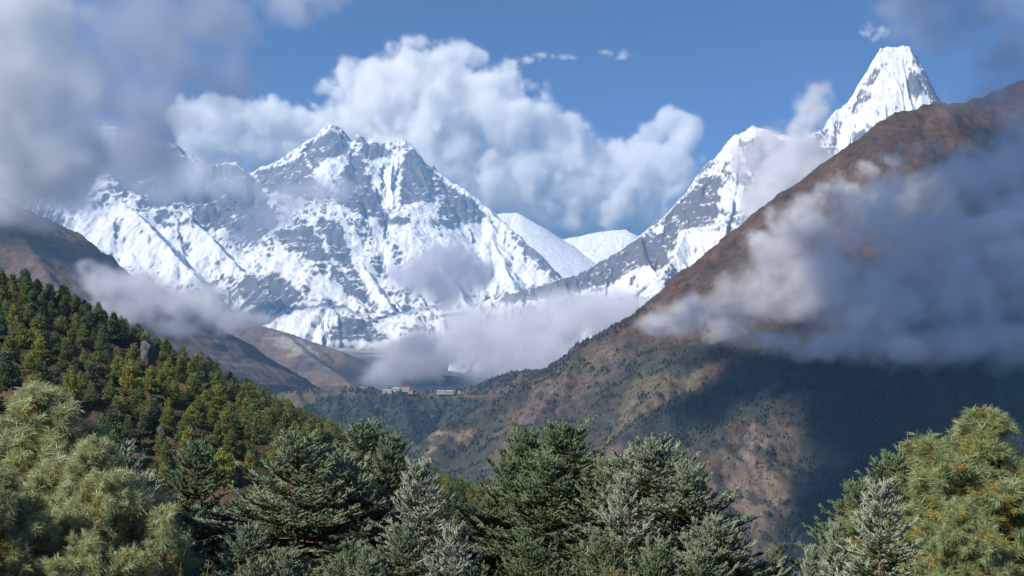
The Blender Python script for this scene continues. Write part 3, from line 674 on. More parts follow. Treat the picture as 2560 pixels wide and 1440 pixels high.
def needles(segs, g, per_m, length, width, fwd, col_fn, droop=0.0, up_bias=.25, bend=False):
    """segs rows: p0 p1 age(0 new..1 old) ; returns tri verts + colours"""
    S = np.array(segs, float); p0, p1, age = S[:, :3], S[:, 3:6], S[:, 6]
    L = np.linalg.norm(p1 - p0, axis=1); cnt = np.maximum(3, (L * per_m + g.random(len(S))).astype(int))
    idx = np.repeat(np.arange(len(S)), cnt); n = len(idx); t = g.random(n)
    d = unit(p1 - p0)[idx]; base = p0[idx] + (p1 - p0)[idx] * t[:, None]
    r = g.normal(size=(n, 3)); r = unit(r - (r * d).sum(1, keepdims=True) * d); r[:, 2] += up_bias; r = unit(r)
    f = fwd + .25 * g.normal(size=n)
    dirn = unit(d * f[:, None] + r); ln = length * (.75 + .5 * g.random(n)) * (1 - .35 * np.maximum(0, t - .85) / .15 * 0)
    side = unit(np.cross(dirn, g.normal(size=(n, 3)))) * (width * .5)
    c = col_fn(age[idx], g.random(n), r[:, 2], idx)
    if not bend:
        tip = base + dirn * ln[:, None]; tip[:, 2] -= droop * ln
        V = np.stack([base - side, base + side, tip], 1).reshape(-1, 3)
        return V, np.arange(n * 3).reshape(-1, 3), np.repeat(c, 3, 0)
    mid = base + dirn * (ln * .55)[:, None]; tip = mid + dirn * (ln * .45)[:, None]; tip[:, 2] -= droop * ln
    mid[:, 2] -= droop * .2 * ln
    V = np.stack([base - side, base + side, mid + side, mid - side, tip], 1).reshape(-1, 3)
    b5 = np.arange(n)[:, None] * 5
    T = np.concatenate([b5 + [0, 1, 2], b5 + [0, 2, 3], b5 + [3, 2, 4]], 1).reshape(-1, 3)
    return V, T, np.repeat(c, 5, 0)

def cores(segs, r, col_fn):
    S = np.array(segs, float); p0, p1 = S[:, :3], S[:, 3:6]; mid = (p0 + p1) / 2
    n = len(S); rr = np.full(n, r)
    V1, Q = tubes(np.concatenate([p0 - (p1 - p0) * .02, mid, np.full((n, 1), r * .5), rr[:, None]], 1), 4)
    V2, Q2 = tubes(np.concatenate([mid, p1, rr[:, None], np.full((n, 1), r * .35)], 1), 4)
    c = col_fn(S[:, 6], np.full(n, .2), np.zeros(n), np.arange(n))
    V = np.concatenate([V1, V2]); Q = np.concatenate([Q, Q2 + len(V1)])
    T = np.concatenate([Q[:, [0, 1, 2]], Q[:, [0, 2, 3]]])
    return V, T, np.concatenate([np.repeat(c, 8, 0), np.repeat(c, 8, 0)])

def fir_mesh(seed, Ht=5.0, spread=.62, rmax=1.7, tops=1, silver=.5, old=.5, density=1.0):
    g = np.random.default_rng(seed); shoots = []; wood = []
    tr = []
    def shoot(p, d, L, age): 
        q = p + d * L; shoots.append((*p, *q, age)); return q
    def branch(o, az, el, L, top):
        p = np.array(o, float); n = max(3, int(L / .075)); stp = L / n; pts = [p]; h = np.array([math.cos(az), math.sin(az), 0])
        curl = g.uniform(.15, .5)
        for i in range(n):
            t = (i + 1) / n; e = el + curl * (t - .35) * 1.1 - (0 if top else .25 * (1 - t) * min(1, L))
            h2 = h + .09 * g.normal(size=3); d = unit(np.array([h2[0] * math.cos(e), h2[1] * math.cos(e), math.sin(e)]))
            q = p + d * stp; t0 = i / n
            r0 = .0035 + .010 * L * (1 - t0); r1 = .0035 + .010 * L * (1 - t)
            wood.append((*p, *q, r0, r1)); lat = np.cross(d, [0, 0, 1]); lat = unit(lat)
            rem = L - (i + 1) * stp
            if t > .75 or L < .3: shoots.append((*p, *q, 1 - t if L > .3 else .2))
            elif t > .25: shoots.append((*p, *q, .9))
            for s in (-1, 1):
                if g.random() > .93 * density or t < .12: continue
                tl = min(.5, .07 + .42 * rem) * g.uniform(.75, 1.2)
                td = unit(d * g.uniform(.6, .9) + s * lat * g.uniform(.6, .9) + np.array([0, 0, g.uniform(-.05, .25)]))
                pp = q.copy(); m = max(1, int(round(tl / .085))); st = tl / m
                for j in range(m):
                    lastj = j == m - 1
                    td = unit(td + np.array([0, 0, .16 if lastj else .05]) + .08 * g.normal(size=3))
                    if m > 1 and not lastj: wood.append((*pp, *(pp + td * st), .003, .0025))
                    qq = shoot(pp, td, st * (1.1 if lastj else 1), 0.08 * g.random() if lastj else min(1, .35 + .3 * (m - j - 1) + .3 * (1 - t)))
                    if m > 1 and not (lastj and m < 3):
                        l2 = np.cross(td, [0, 0, 1]); l2 = unit(l2)
                        for s2 in (-1, 1):
                            if g.random() < .8 * density:
                                sd_ = unit(td * .75 + s2 * l2 * .75 + np.array([0, 0, g.uniform(.05, .4)]))
                                shoot(qq, sd_, st * g.uniform(.6, 1.0), .1 * g.random() + (.0 if j >= m - 2 else .25))
                    pp = qq
            p = q
        # terminal fan
        for s in (-1, 0, 1):
            dd = unit(d + s * lat * .8 + np.array([0, 0, .35])); shoot(p, dd, g.uniform(.08, .13), 0.0)
    leaders = [(0.0, 0.0, Ht)]
    for k in range(tops - 1):
        a = g.uniform(0, 2 * np.pi); rr = g.uniform(.35, .75); leaders.append((rr * math.cos(a), rr * math.sin(a), Ht - g.uniform(.05, .35)))
    for li, (lx, ly, lz) in enumerate(leaders):
        zb = 0 if li == 0 else lz - 1.2
        n = 14; last = np.array([0 if li == 0 else lx * .2, 0 if li == 0 else ly * .2, zb if li == 0 else zb - .4])
        for i in range(n):
            t = (i + 1) / n; q = np.array([lx * min(1, t * 2 if li else t) + .02 * g.normal(), ly * min(1, t * 2 if li else t) + .02 * g.normal(), zb + (lz - zb) * t])
            R0 = (.075 if li == 0 else .025)
            tr.append((*last, *q, max(.006, R0 * (1 - i / n)), max(.005, R0 * (1 - t)))); last = q
        shoot(last - [0, 0, .22], np.array([0, 0, 1.]), .24, .05)
        for k in range(5):
            a = k * 1.257 + g.random(); e = g.uniform(.75, 1.2)
            shoot(last - [0, 0, .2 - .01 * k], np.array([math.cos(a) * math.cos(e), math.sin(a) * math.cos(e), math.sin(e)]), g.uniform(.1, .2), .0)
        dist = .16; depth = lz - .5 if li == 0 else 1.1
        while dist < depth:
            z = lz - dist; c = np.array([lx, ly, z]) if li else np.array([0, 0, z])
            L0 = min(rmax, .10 + spread * dist ** .92) * (1 if li == 0 else .75)
            nb = int(g.integers(7, 10)); a0 = g.random() * 6.28
            for k in range(nb):
                L = L0 * g.uniform(.68, 1.12)
                el = 1.0 * math.exp(-dist / .5) + .22 * math.exp(-dist / 1.6) + g.normal() * .09 - (.12 if dist > 2 else 0)
                branch(c + [0, 0, g.normal() * .03], a0 + k * 6.283 / nb + g.normal() * .18, el, L, dist < .7)
            dist += g.uniform(.11, .16) * (1 + .10 * dist)
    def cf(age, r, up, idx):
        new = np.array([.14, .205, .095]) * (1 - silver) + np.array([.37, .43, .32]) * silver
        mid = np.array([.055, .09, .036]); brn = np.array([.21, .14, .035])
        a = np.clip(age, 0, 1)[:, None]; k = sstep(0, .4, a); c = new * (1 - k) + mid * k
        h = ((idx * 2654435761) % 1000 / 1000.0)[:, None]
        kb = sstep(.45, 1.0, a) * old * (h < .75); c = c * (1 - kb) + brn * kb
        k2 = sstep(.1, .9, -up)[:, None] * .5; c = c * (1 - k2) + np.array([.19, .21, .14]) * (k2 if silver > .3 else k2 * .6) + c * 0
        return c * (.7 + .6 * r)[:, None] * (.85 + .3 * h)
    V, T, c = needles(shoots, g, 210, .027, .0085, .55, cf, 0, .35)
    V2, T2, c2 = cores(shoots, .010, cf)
    return np.concatenate([V, V2]), np.concatenate([T, T2 + len(V)]), np.concatenate([c, c2]), wood, tr

def pine_mesh(seed, Ht=5.0, rmax=1.5, yellow=.3, pale=.5):
    g = np.random.default_rng(seed); tufts = []; wood = []; tr = []; twig = []
    last = np.zeros(3)
    for i in range(14):
        t = (i + 1) / 14; q = np.array([.03 * g.normal(), .03 * g.normal(), Ht * t]); tr.append((*last, *q, .09 * (1 - i / 14) + .006, .09 * (1 - t) + .006)); last = q
    tufts.append((*(last - [0, 0, .08]), *(last + [0, 0, .1]), 0)); tufts.append((*(last - [0, 0, .2]), *(last - [0, 0, .08]), 0.2))
    def limb(p, d, L, lvl):
        n = max(2, int(L / .12)); st = L / n
        for i in range(n):
            d = unit(d + np.array([0, 0, .10]) + .10 * g.normal(size=3)); q = p + d * st
            wood.append((*p, *q, .004 + .012 * L * (1 - i / n), .004 + .012 * L * (1 - (i + 1) / n)))
            t = (i + 1) / n
            if lvl < 2 and t > .2:
                lat = unit(np.cross(d, g.normal(size=3)))
                for s in (-1, 1):
                    if g.random() < .9: limb(q, unit(d * .8 + s * lat * .75 + [0, 0, .15]), max(.10, (L * (1 - t) * .6 + .1) * g.uniform(.7, 1.1)), lvl + 1 if L < .6 else lvl + 1)
            if t > .5: tufts.append((*(p + (q - p) * .2), *q, (1 - t) * 1.2 if lvl == 0 else .5 * (1 - t)))
            p = q
        tufts.append((*(p - d * .05), *(p + d * .05), 0.0))
    dist = .10
    while dist < Ht - .7:
        L0 = min(rmax, .08 + .66 * dist ** .85); nb = 6 if dist < 1 else 7; a0 = g.random() * 6.28
        for k in range(nb):
            a = a0 + k * 6.283 / nb + g.normal() * .2; e = 1.05 * math.exp(-dist / .9) + .25 + g.normal() * .12
            limb(np.array([0, 0, Ht - dist]), np.array([math.cos(a) * math.cos(e), math.sin(a) * math.cos(e), math.sin(e)]), L0 * g.uniform(.5, 1.2) * (1 + .22 * math.sin(2.3 * a + dist * 2.1)), 0)
        dist += g.uniform(.24, .36)
    def cf(age, r, up, idx):
        new = np.array([.25, .32, .14]) * (1 - pale) + np.array([.46, .50, .28]) * pale; mid = np.array([.12, .19, .09])
        h = ((idx * 2654435761) % 1000 / 1000.0)[:, None]; a = np.clip(age, 0, 1)[:, None]
        k = sstep(0, .7, a) * .8; c = new * (1 - k) + mid * k
        yl = (h < yellow * (.22 + a)) * .75; c = c * (1 - yl) + np.array([.50, .33, .06]) * yl
        return c * (.65 + .6 * r)[:, None] * (.85 + .3 * h)
    V, T, c = needles(tufts, g, 520, .10, .0042, .75, cf, .16, .1, True)
    return V, T, c, wood, tr

def tree_parts(name, data, m):
    V, T, c, wood, tr = data
    crown = np_mesh(name + '_crown', V, T, [m], attrs={'col': ('POINT', c)})
    wv, wq = tubes(wood, 4); limbs = np_mesh(name + '_limbs', wv, wq, [bark_m], smooth=True)
    tv, tq = tubes(tr, 8); trunk = np_mesh(name + '_trunk', tv, tq, [bark_m], smooth=True)
    return crown, limbs, trunk, float(V[:, 2].max())

def place_tree(name, parts, px, py, Y, rz, label, cat, group=None, H0=5.0, wide=1.0):
    x, y, zt = at(px, py, Y); zg = float(ground_z(np.array(x), np.array(float(y)))) - .1
    s = (zt - zg) / parts[3]
    e = bpy.data.objects.new(name, None); col.objects.link(e); e.location = (x, y, zg); e.rotation_euler = (0, 0, rz); e.scale = (s * wide, s * wide, s)
    e.empty_display_size = .3
    tag(e, label, cat, group)
    for nme, me in zip(('crown', 'branches', 'trunk'), parts): link(nme, me, e)
    return e

FIRS = [tree_parts('fir_a', fir_mesh(11, spread=.70, silver=.45, old=.5, tops=3), needle_m),
        tree_parts('fir_b', fir_mesh(12, spread=.48, silver=.25, old=.6, tops=1), needle_m),
        tree_parts('fir_c', fir_mesh(13, spread=.72, silver=.15, old=.9, tops=4), needle_m),
        tree_parts('fir_d', fir_mesh(14, spread=.58, silver=.85, old=.5, tops=2), needle_m),
        tree_parts('fir_f', fir_mesh(16, spread=.64, silver=.35, old=1.0, tops=2), needle_m),
        tree_parts('fir_g', fir_mesh(17, spread=.78, silver=.6, old=.7, tops=3, density=.9), needle_m)]
FIRS.insert(4, tree_parts('fir_e', fir_mesh(15, spread=.52, silver=1.15, old=.4, tops=1, density=.7), needle_m))
PINES = [tree_parts('pine_a', pine_mesh(21, yellow=.26, pale=.9), pine_m), tree_parts('pine_b', pine_mesh(22, yellow=.55, pale=.25), pine_m)]
GF = 'firs growing in front of the viewpoint'
for k, px, py, Y, rz, wd, lab in [
    (3, 305, 1092, 12.5, .3, 1.1, 'silvery fir half hidden behind the big pale pine on the left'),
    (1, 487, 1085, 13.5, 1.0, 1.1, 'slender dark green fir with one pointed top between pale pine and broad fir'),
    (0, 745, 1066, 11.5, .2, 1.4, 'broad blue green fir with several upright leaders, widest of the left group'),
    (1, 915, 1038, 13.5, 2.4, 1.25, 'tall pointed fir rising behind the broad blue green one'),
    (1, 980, 1068, 12.6, 4.0, .9, 'narrow fir top just right of the tall pointed one'),
    (4, 1048, 1134, 10.8, .9, 1.0, 'pale silvery fir showing its bare brown trunk at the right of the left group'),
    (2, 1405, 1036, 13.0, .5, 1.25, 'big dark fir with a rounded bushy top in the middle of the picture'),
    (2, 1312, 1046, 13.6, 2.5, .9, 'left hand bushy top of the pair of dark firs in the middle'),
    (5, 1512, 1128, 12.4, 3.0, 1.0, 'dark fir tucked against the right side of the bushy topped one'),
    (6, 1640, 1078, 12.0, .0, 1.25, 'frosty silver fir with two tops right of the bushy dark fir'),
    (4, 1555, 1170, 11.0, 2.0, .8, 'thin silvery fir standing between the bushy dark fir and the frosty two topped fir'),
    (6, 1780, 1275, 11.0, 2.0, 1.1, 'low silver fir spreading under the right side of the frosty two topped fir'),
    (1, 1940, 1352, 11.5, .0, .8, 'small fir top peeping up at the bottom edge in the gap on the right'),
    (2, 2235, 1108, 12.6, 1.4, 1.1, 'dark fir with knobbly leaders beside the yellow green pine on the right'),
    (4, 2200, 1185, 10.0, .5, 1.0, 'whitish fir with long bare leader in front of the dark right hand fir'),
    (3, 2090, 1290, 11.2, 4.4, .7, 'silver green fir leaning out at the foot of the dark right hand fir'),
    (4, 1130, 1300, 9.6, 3.3, .9, 'pale silver fir low at the bottom edge left of the dark valley gap'),
    (0, 330, 1300, 10.0, 3.6, .8, 'bushy silver fir at the bottom edge under the slender dark one'),
    (5, 880, 1340, 9.2, 1.6, 1.1, 'bushy silver fir at the bottom edge in front of the left group'),
    (2, 1330, 1330, 9.8, 4.4, 1.1, 'brownish fir low at the bottom edge below the bushy topped one'),
    (2, 1500, 1325, 9.9, 1.1, 1.0, 'brown green fir at the bottom edge between the bushy topped and frosty firs'),
    (5, 1640, 1330, 10.2, 2.1, 1.2, 'dark fir at the bottom edge below the frosty two topped fir'),
    (0, 1010, 1300, 10.0, 2.6, 1.0, 'dark green fir low between the bare trunked silver fir and the bottom edge'),
    (1, 430, 1260, 11.0, 2.6, 1.2, 'dark fir filling the gap below the slender pointed fir'),
    (0, 620, 1300, 9.4, 5.0, 1.1, 'blue green fir at the bottom edge in front of the broad one')]:
    place_tree('fir_tree', FIRS[k], px, py, Y, rz, lab, 'fir tree', GF, wide=wd)
for k, px, py, Y, rz, wd, lab in [
    (0, 105, 940, 10.2, .4, 1.1, 'big pale grey green pine with long soft needles in the lower left corner'),
    (0, 245, 1075, 9.4, 2.2, .9, 'lower pale pine leaning out to the right of the big corner pine'),
    (0, -20, 1150, 8.6, 4.2, .9, 'pale pine cut by the left edge at the bottom of the picture'),
    (1, 2465, 1005, 11.0, 1.0, 1.15, 'yellow green pine with soft long needles at the right edge'),
    (1, 2400, 1230, 9.6, 3.6, .8, 'lower yellow green pine at the bottom right in front of the taller one')]:
    place_tree('pine_tree', PINES[k], px, py, Y, rz, lab, 'pine tree', 'long needled pines near the viewer', wide=wd)
# ------------------------------------------------------------ pines of the wooded hill
def small_pine(seed, c0, c1, rw=.38, n=480):
    g = np.random.default_rng(seed); Ht = 8.0
    t = 1 - g.random(n) ** .62 * .93                       # height fraction, denser low
    lay = np.round(t * 9) / 9; t = t * .35 + lay * .65
    R_ = Ht * rw * (1 - t) ** .75 * (.75 + .35 * np.sin(t * 17 + seed)) + .25
    az = g.random(n) * 6.283; rr = R_ * (.35 + .7 * np.sqrt(g.random(n))) * (1 + .22 * np.sin(az * 2 + seed))
    P = np.stack([np.cos(az) * rr, np.sin(az) * rr, t * Ht + .12 * g.normal(size=n)], 1)
    out = np.stack([np.cos(az), np.sin(az), .35 + .5 * g.random(n)], 1)
    Vs, Cs = [], []
    for j in range(7):
        d = unit(out + .8 * g.normal(size=(n, 3))); s = unit(np.cross(d, g.normal(size=(n, 3))))
        L = (.42 + .45 * g.random(n)) * (1.15 - .5 * t); w_ = .11 + .09 * g.random(n); o = P + .25 * g.normal(size=(n, 3))
        Vs.append(np.stack([o - s * w_[:, None], o + s * w_[:, None], o + d * L[:, None]], 1).reshape(-1, 3))
        k = g.random(n)[:, None]; Cs.append(np.repeat((np.array(c0) * k + np.array(c1) * (1 - k)) * (.75 + .5 * g.random((n, 1))), 3, 0))
    V = np.concatenate(Vs); c = np.concatenate(Cs) * np.array([1.75, 1.62, 1.7])
    nm = 'hill_pine_crown'
    crown = np_mesh(nm, V, np.arange(len(V)).reshape(-1, 3), [far_leaf_m], attrs={'col': ('POINT', c)})
    tv, tq = tubes([(0, 0, -1.0, 0, 0, 3.5, .17, .12), (0, 0, 3.5, 0, 0, 7.6, .12, .02)], 6)
    return crown, np_mesh('hill_pine_trunk', tv, tq, [bark_m], smooth=True)

KINDS_ = [('yellow green', small_pine(1, (.19, .20, .045), (.12, .15, .04)), ), ('yellow green', small_pine(2, (.17, .19, .05), (.10, .13, .04), .34)),
          ('mid green', small_pine(3, (.11, .15, .05), (.07, .105, .04), .27)), ('mid green', small_pine(4, (.12, .15, .05), (.08, .11, .04), .36)), ('mid green', small_pine(5, (.13, .16, .055), (.07, .10, .035), .24)),
          ('blue green', small_pine(6, (.09, .13, .065), (.06, .09, .05), .30)), ('blue green', small_pine(7, (.10, .14, .07), (.05, .08, .04), .25)), ('dark green', small_pine(8, (.05, .08, .032), (.035, .055, .026), .26))]
g = np.random.default_rng(99)
FRONT = [(-50, 960), (0, 965), (100, 945), (200, 985), (260, 1075), (380, 1190), (430, 1150), (480, 1080), (560, 1200), (620, 1130), (740, 1070), (850, 1060), (915, 1040), (1000, 1080), (1100, 1210), (1150, 1290), (1230, 1300), (1400, 1300)]
fx_, fy_ = zip(*FRONT)
pts = []
BLD = [(368, 892), (303, 852)]
for tries in range(14000):
    if len(pts) >= 292: break
    x = g.uniform(-300, 20); y = g.uniform(270, 660)
    z = hill_h(x, y); px = 1280 + x / y * F; py = HZ - z / y * F; tp = py - 8 / y * F
    if px < -30 or px > 1230 or tp > np.interp(px, fx_, fy_) + 6 or py > np.interp(px, fx_, fy_) + 70: continue
    i = hill_h(x, y + 4) - z
    cy_ = np.interp(px, [p[0] for p in hill_crest], [p[1] for p in hill_crest])
    if py - cy_ < -3: continue
    yy = np.interp(px, [p[0] for p in hill_crest], [p[2] for p in hill_crest])
    if y > yy + 4: continue
    crest_ = py - cy_ < 14
    # open strips of heath
    if not crest_:
        op = fbm2(np.array(x / 22), np.array(y / 60), 3, 90)
        if op > .26 and g.random() < .75: continue
        if abs((px - 330) * .95 - (py - 880)) < 26 and 330 < px < 480 and g.random() < .8: continue
        if abs((py - 1030) - (px - 850) * -.0) < 0: continue
    if any(abs(px - bx) < 34 and 5 < py - by < 75 for bx, by in BLD): continue
    md = 3.6 if crest_ else 5.0
    if any((x - q[0]) ** 2 + ((y - q[1]) * .6) ** 2 < md * md for q in pts): continue
    pts.append((x, y, z, px, py, crest_))
size_w = {0: 'small', 1: 'tall'}
used = set()
for (x, y, z, px, py, crest_) in pts:
    up_dark = (py - np.interp(px, [p[0] for p in hill_crest], [p[1] for p in hill_crest])) < 60 and px < 340
    k = int(g.choice([7, 7, 5, 6, 2])) if up_dark or (crest_ and g.random() < .5) or px > 1000 else int(g.choice([0, 0, 1, 1, 2, 3, 4, 5]))
    s = g.uniform(.64, 1.12) * (.85 if px > 700 else 1)
    kn, parts_ = KINDS_[k]
    e = bpy.data.objects.new('hill_pine', None); col.objects.link(e)
    e.location = (x, y, z); e.rotation_euler = (g.normal() * .03, g.normal() * .03, g.random() * 6.28); e.scale = (s, s, s * g.uniform(.9, 1.15))
    zone = ('on the skyline crest of the left hill' if crest_ else 'in the dark upper wood of the left hill' if up_dark else
            'on the right hand tail of the left hill' if px > 560 else 'on the open middle face of the left hill' if py < 1010 else 'low on the left hill just above the foreground firs')
    near = ''
    for (bx, by), bn in zip(BLD, ('beside the big dark boulder', 'beside the smaller grey boulder')):
        if abs(px - bx) < 60 and abs(py - by) < 60: zone = bn + ' on the left hill'
    tag(e, f"{'tall' if s > .98 else 'small' if s < .78 else 'medium'} {kn} pine {zone}", 'pine tree', 'pines scattered over the left hill')
    for nme, me in zip(('crown', 'trunk'), parts_): link(nme, me, e)
print('HILL PINES', len(pts))

# the many smaller pines between them, past the three hundred largest
bases = [small_pine(40 + k, c0, c1, .36, 170)[0] for k, (c0, c1) in enumerate([((.13, .16, .055), (.09, .12, .04)), ((.10, .14, .06), (.07, .10, .04)), ((.08, .12, .06), (.05, .08, .04)), ((.16, .17, .05), (.10, .13, .04))])]
BV = []
for me_ in bases:
    v_ = np.empty(len(me_.vertices) * 3, np.float32); me_.vertices.foreach_get('co', v_); c_ = np.empty(len(me_.vertices) * 4, np.float32); me_.attributes['col'].data.foreach_get('color', c_)
    BV.append((v_.reshape(-1, 3), c_.reshape(-1, 4)[:, :3])); bpy.data.meshes.remove(me_)
sv, scol, q2 = [], [], list(pts)
for tries in range(30000):
    if len(sv) >= 420: break
    x = g.uniform(-300, 20); y = g.uniform(270, 660); z = hill_h(x, y); px = 1280 + x / y * F; py = HZ - z / y * F
    if px < -30 or px > 1230 or py - 5 / y * F > np.interp(px, fx_, fy_) + 10: continue
    if y > np.interp(px, [p[0] for p in hill_crest], [p[2] for p in hill_crest]) + 3: continue
    if fbm2(np.array(x / 22), np.array(y / 60), 3, 90) > .24 and g.random() < .85: continue
    if any(abs(px - bx) < 30 and -12 < py - by < 62 for bx, by in BLD): continue
    if any((x - q[0]) ** 2 + ((y - q[1]) * .6) ** 2 < 2.9 ** 2 for q in q2): continue
    q2.append((x, y)); v_, c_ = BV[int(g.integers(0, 4))]; s = g.uniform(.42, .8); a = g.random() * 6.28
    R3 = np.array([[math.cos(a), -math.sin(a), 0], [math.sin(a), math.cos(a), 0], [0, 0, g.uniform(.9, 1.2)]]) * s
    sv.append(v_ @ R3.T + np.array([x, y, z])); scol.append(c_ * g.uniform(.8, 1.15))
V = np.concatenate(sv); c = np.concatenate(scol)
tag(link('young_pines', np_mesh('young_pines', V, np.arange(len(V)).reshape(-1, 3), [far_leaf_m], attrs={'col': ('POINT', c)})), 'smaller pines filling the gaps on the left hill', None, None, 'stuff')

def scatter_tris(P, size, cols, g, k=5, flat=.7):
    n = len(P); Vs, Cs = [], []
    for j in range(k):
        d = unit(g.normal(size=(n, 3)) + [0, 0, .6]); s = unit(np.cross(d, g.normal(size=(n, 3)))); o = P + g.normal(size=(n, 3)) * size[:, None] * [.5, .5, .18]
        Vs.append(np.stack([o - s * size[:, None] * .5, o + s * size[:, None] * .5, o + d * size[:, None] * flat], 1).reshape(-1, 3)); Cs.append(np.repeat(cols * (.7 + .6 * g.random((n, 1))), 3, 0))
    return np.concatenate(Vs), np.concatenate(Cs)

# heath bushes between the pines: nobody could count them
n = 9000; x = g.uniform(-290, 30, n); y = g.uniform(240, 650, n)
z = np.array([hill_h(a, b) for a, b in zip(x, y)])
sel = fbm2(x / 16, y / 16, 3, 92) > -.12; x, y, z = x[sel], y[sel], z[sel]; n = len(x)
pal = np.array([[.10, .10, .035], [.08, .055, .03], [.13, .05, .03], [.07, .09, .035], [.14, .10, .05]])
V, c = scatter_tris(np.stack([x, y, z + .2], 1), g.uniform(.5, 1.6, n), pal[g.integers(0, 5, n)], g, 5)
tag(link('heath_bushes', np_mesh('heath_bushes', V, np.arange(len(V)).reshape(-1, 3), [far_leaf_m], attrs={'col': ('POINT', c)})), 'low brown and olive heath bushes covering the left hill', None, None, 'stuff')

# ------------------------------------------------------------ far woods
def far_wood(name, label, X, Y, H, mask, n, hmin, hmax, c0, c1, seed, clip=None):
    g = np.random.default_rng(seed); p = mask.ravel().astype(float); p = p / p.sum()
    idx = g.choice(len(p), n, p=p); dx = X[0, 1] - X[0, 0]; dy = Y[1, 0] - Y[0, 0]
    ny_, nx_ = X.shape; j, i = idx // nx_, idx % nx_; j = np.clip(j, 0, ny_ - 2); i = np.clip(i, 0, nx_ - 2); u, v = g.random(n), g.random(n)
    x = X[j, i] + u * dx; y = Y[j, i] + v * dy
    z = (H[j, i] * (1 - u) + H[j, i + 1] * u) * (1 - v) + (H[j + 1, i] * (1 - u) + H[j + 1, i + 1] * u) * v
    hgt = g.uniform(hmin, hmax, n); r = hgt * g.uniform(.26, .45, n)
    sides = 5; an = np.arange(sides) * 6.283 / sides
    rows = [(0.0, 1.0), (.38, .78), (.72, .36)]
    V = []
    for (hf, rf) in rows:
        rr = r[:, None] * rf * g.uniform(.65, 1.3, (n, sides)); a = an[None] + g.random((n, 1)) * 1.2
        V.append(np.stack([x[:, None] + np.cos(a) * rr, y[:, None] + np.sin(a) * rr, z[:, None] + hgt[:, None] * (hf + g.normal(size=(n, sides)) * .05) - .5], -1))
    V.append(np.stack([x, y, z + hgt], -1)[:, None]); V = np.concatenate(V, 1)            # n, 16, 3
    f = []
    for l in range(2):
        for k in range(sides):
            k2 = (k + 1) % sides; a, b = l * sides, (l + 1) * sides
            f += [(a + k, a + k2, b + k2), (a + k, b + k2, b + k)]
    for k in range(sides): f.append((2 * sides + k, 2 * sides + (k + 1) % sides, 3 * sides))
    T = (np.arange(n)[:, None, None] * 16 + np.array(f)[None]).reshape(-1, 3)
    kk = g.random((n, 1)); c = (np.array(c0) * kk + np.array(c1) * (1 - kk)) * g.uniform(.7, 1.35, (n, 1))
    c = np.repeat(c, 16, 0) * g.uniform(.85, 1.15, (n * 16, 1))
    tag(link(name, np_mesh(name, V.reshape(-1, 3), T, [far_leaf_m], attrs={'col': ('POINT', c)})), label, None, None, 'stuff')

def on_screen(X, Y, H, lo=-40, hi=2600, bot=1480):
    px = 1280 + X / Y * F; py = HZ - H / Y * F
    nx, ny, nz = slope_n(X, Y, H); vis = (-(nx * X + ny * Y + nz * H)) > -60
    return px, py, (px > lo) & (px < hi) & (py < bot) & vis
px, py, ok = on_screen(TX, TY, TH)
green = TC[..., 1] > TC[..., 0] * .98
m = ok * (green * 1.0 + .05) * (py > 964 - 60) * sstep(-.35, .15, fbm2(TX / 60, TY / 60, 4, 97))
crest_t = ok & (py < 988) & (((px > 1130) & (px < 1420)) | ((px > 850) & (px < 1010)) | ((px > 640) & (px < 800)) | (px > 1020))
far_wood('ridge_forest', 'dark conifer forest covering the low ridge across the valley', TX, TY, TH, m ** 2 + crest_t * .7, 5500, 7, 14, (.042, .054, .038), (.028, .038, .030), 3)
px, py, ok = on_screen(RX, RY, RH)
green = RC[..., 1] > RC[..., 0] * .98
m = ok * ((green & (py > 820)) * 1.0 + .04 * (py > 700)) * sstep(-.4, .2, fbm2(RX / 70, (RY + RH) / 70, 4, 98))
edge_ = ok & (px < 1640) & (px > 1180) & (py < 1050) & (np.abs(py - np.interp(px, [1240, 1350, 1450, 1600], [1000, 945, 862, 790])) < 14)
far_wood('slope_forest', 'dark forest and scrub patches on the big right hand slope', RX, RY, RH, m * sstep(-.2, .25, fbm2(RX / 130, (RY + RH) / 130, 4, 198)) + m * .08 + edge_ * .4, 13000, 5, 12, (.045, .055, .038), (.028, .038, .030), 4)
m = ok * (RC.sum(-1) > .13) * ((py > 300) * (~green) + .8 * (py > 800)) * sstep(-.1, .3, fbm2(RX / 40, (RY + RH) / 40, 4, 99))
far_wood('slope_scrub', 'brown and ochre scrub scattered on the big right hand slope', RX, RY, RH, m, 26000, 2.5, 6, (.12, .085, .058), (.06, .052, .04), 5)
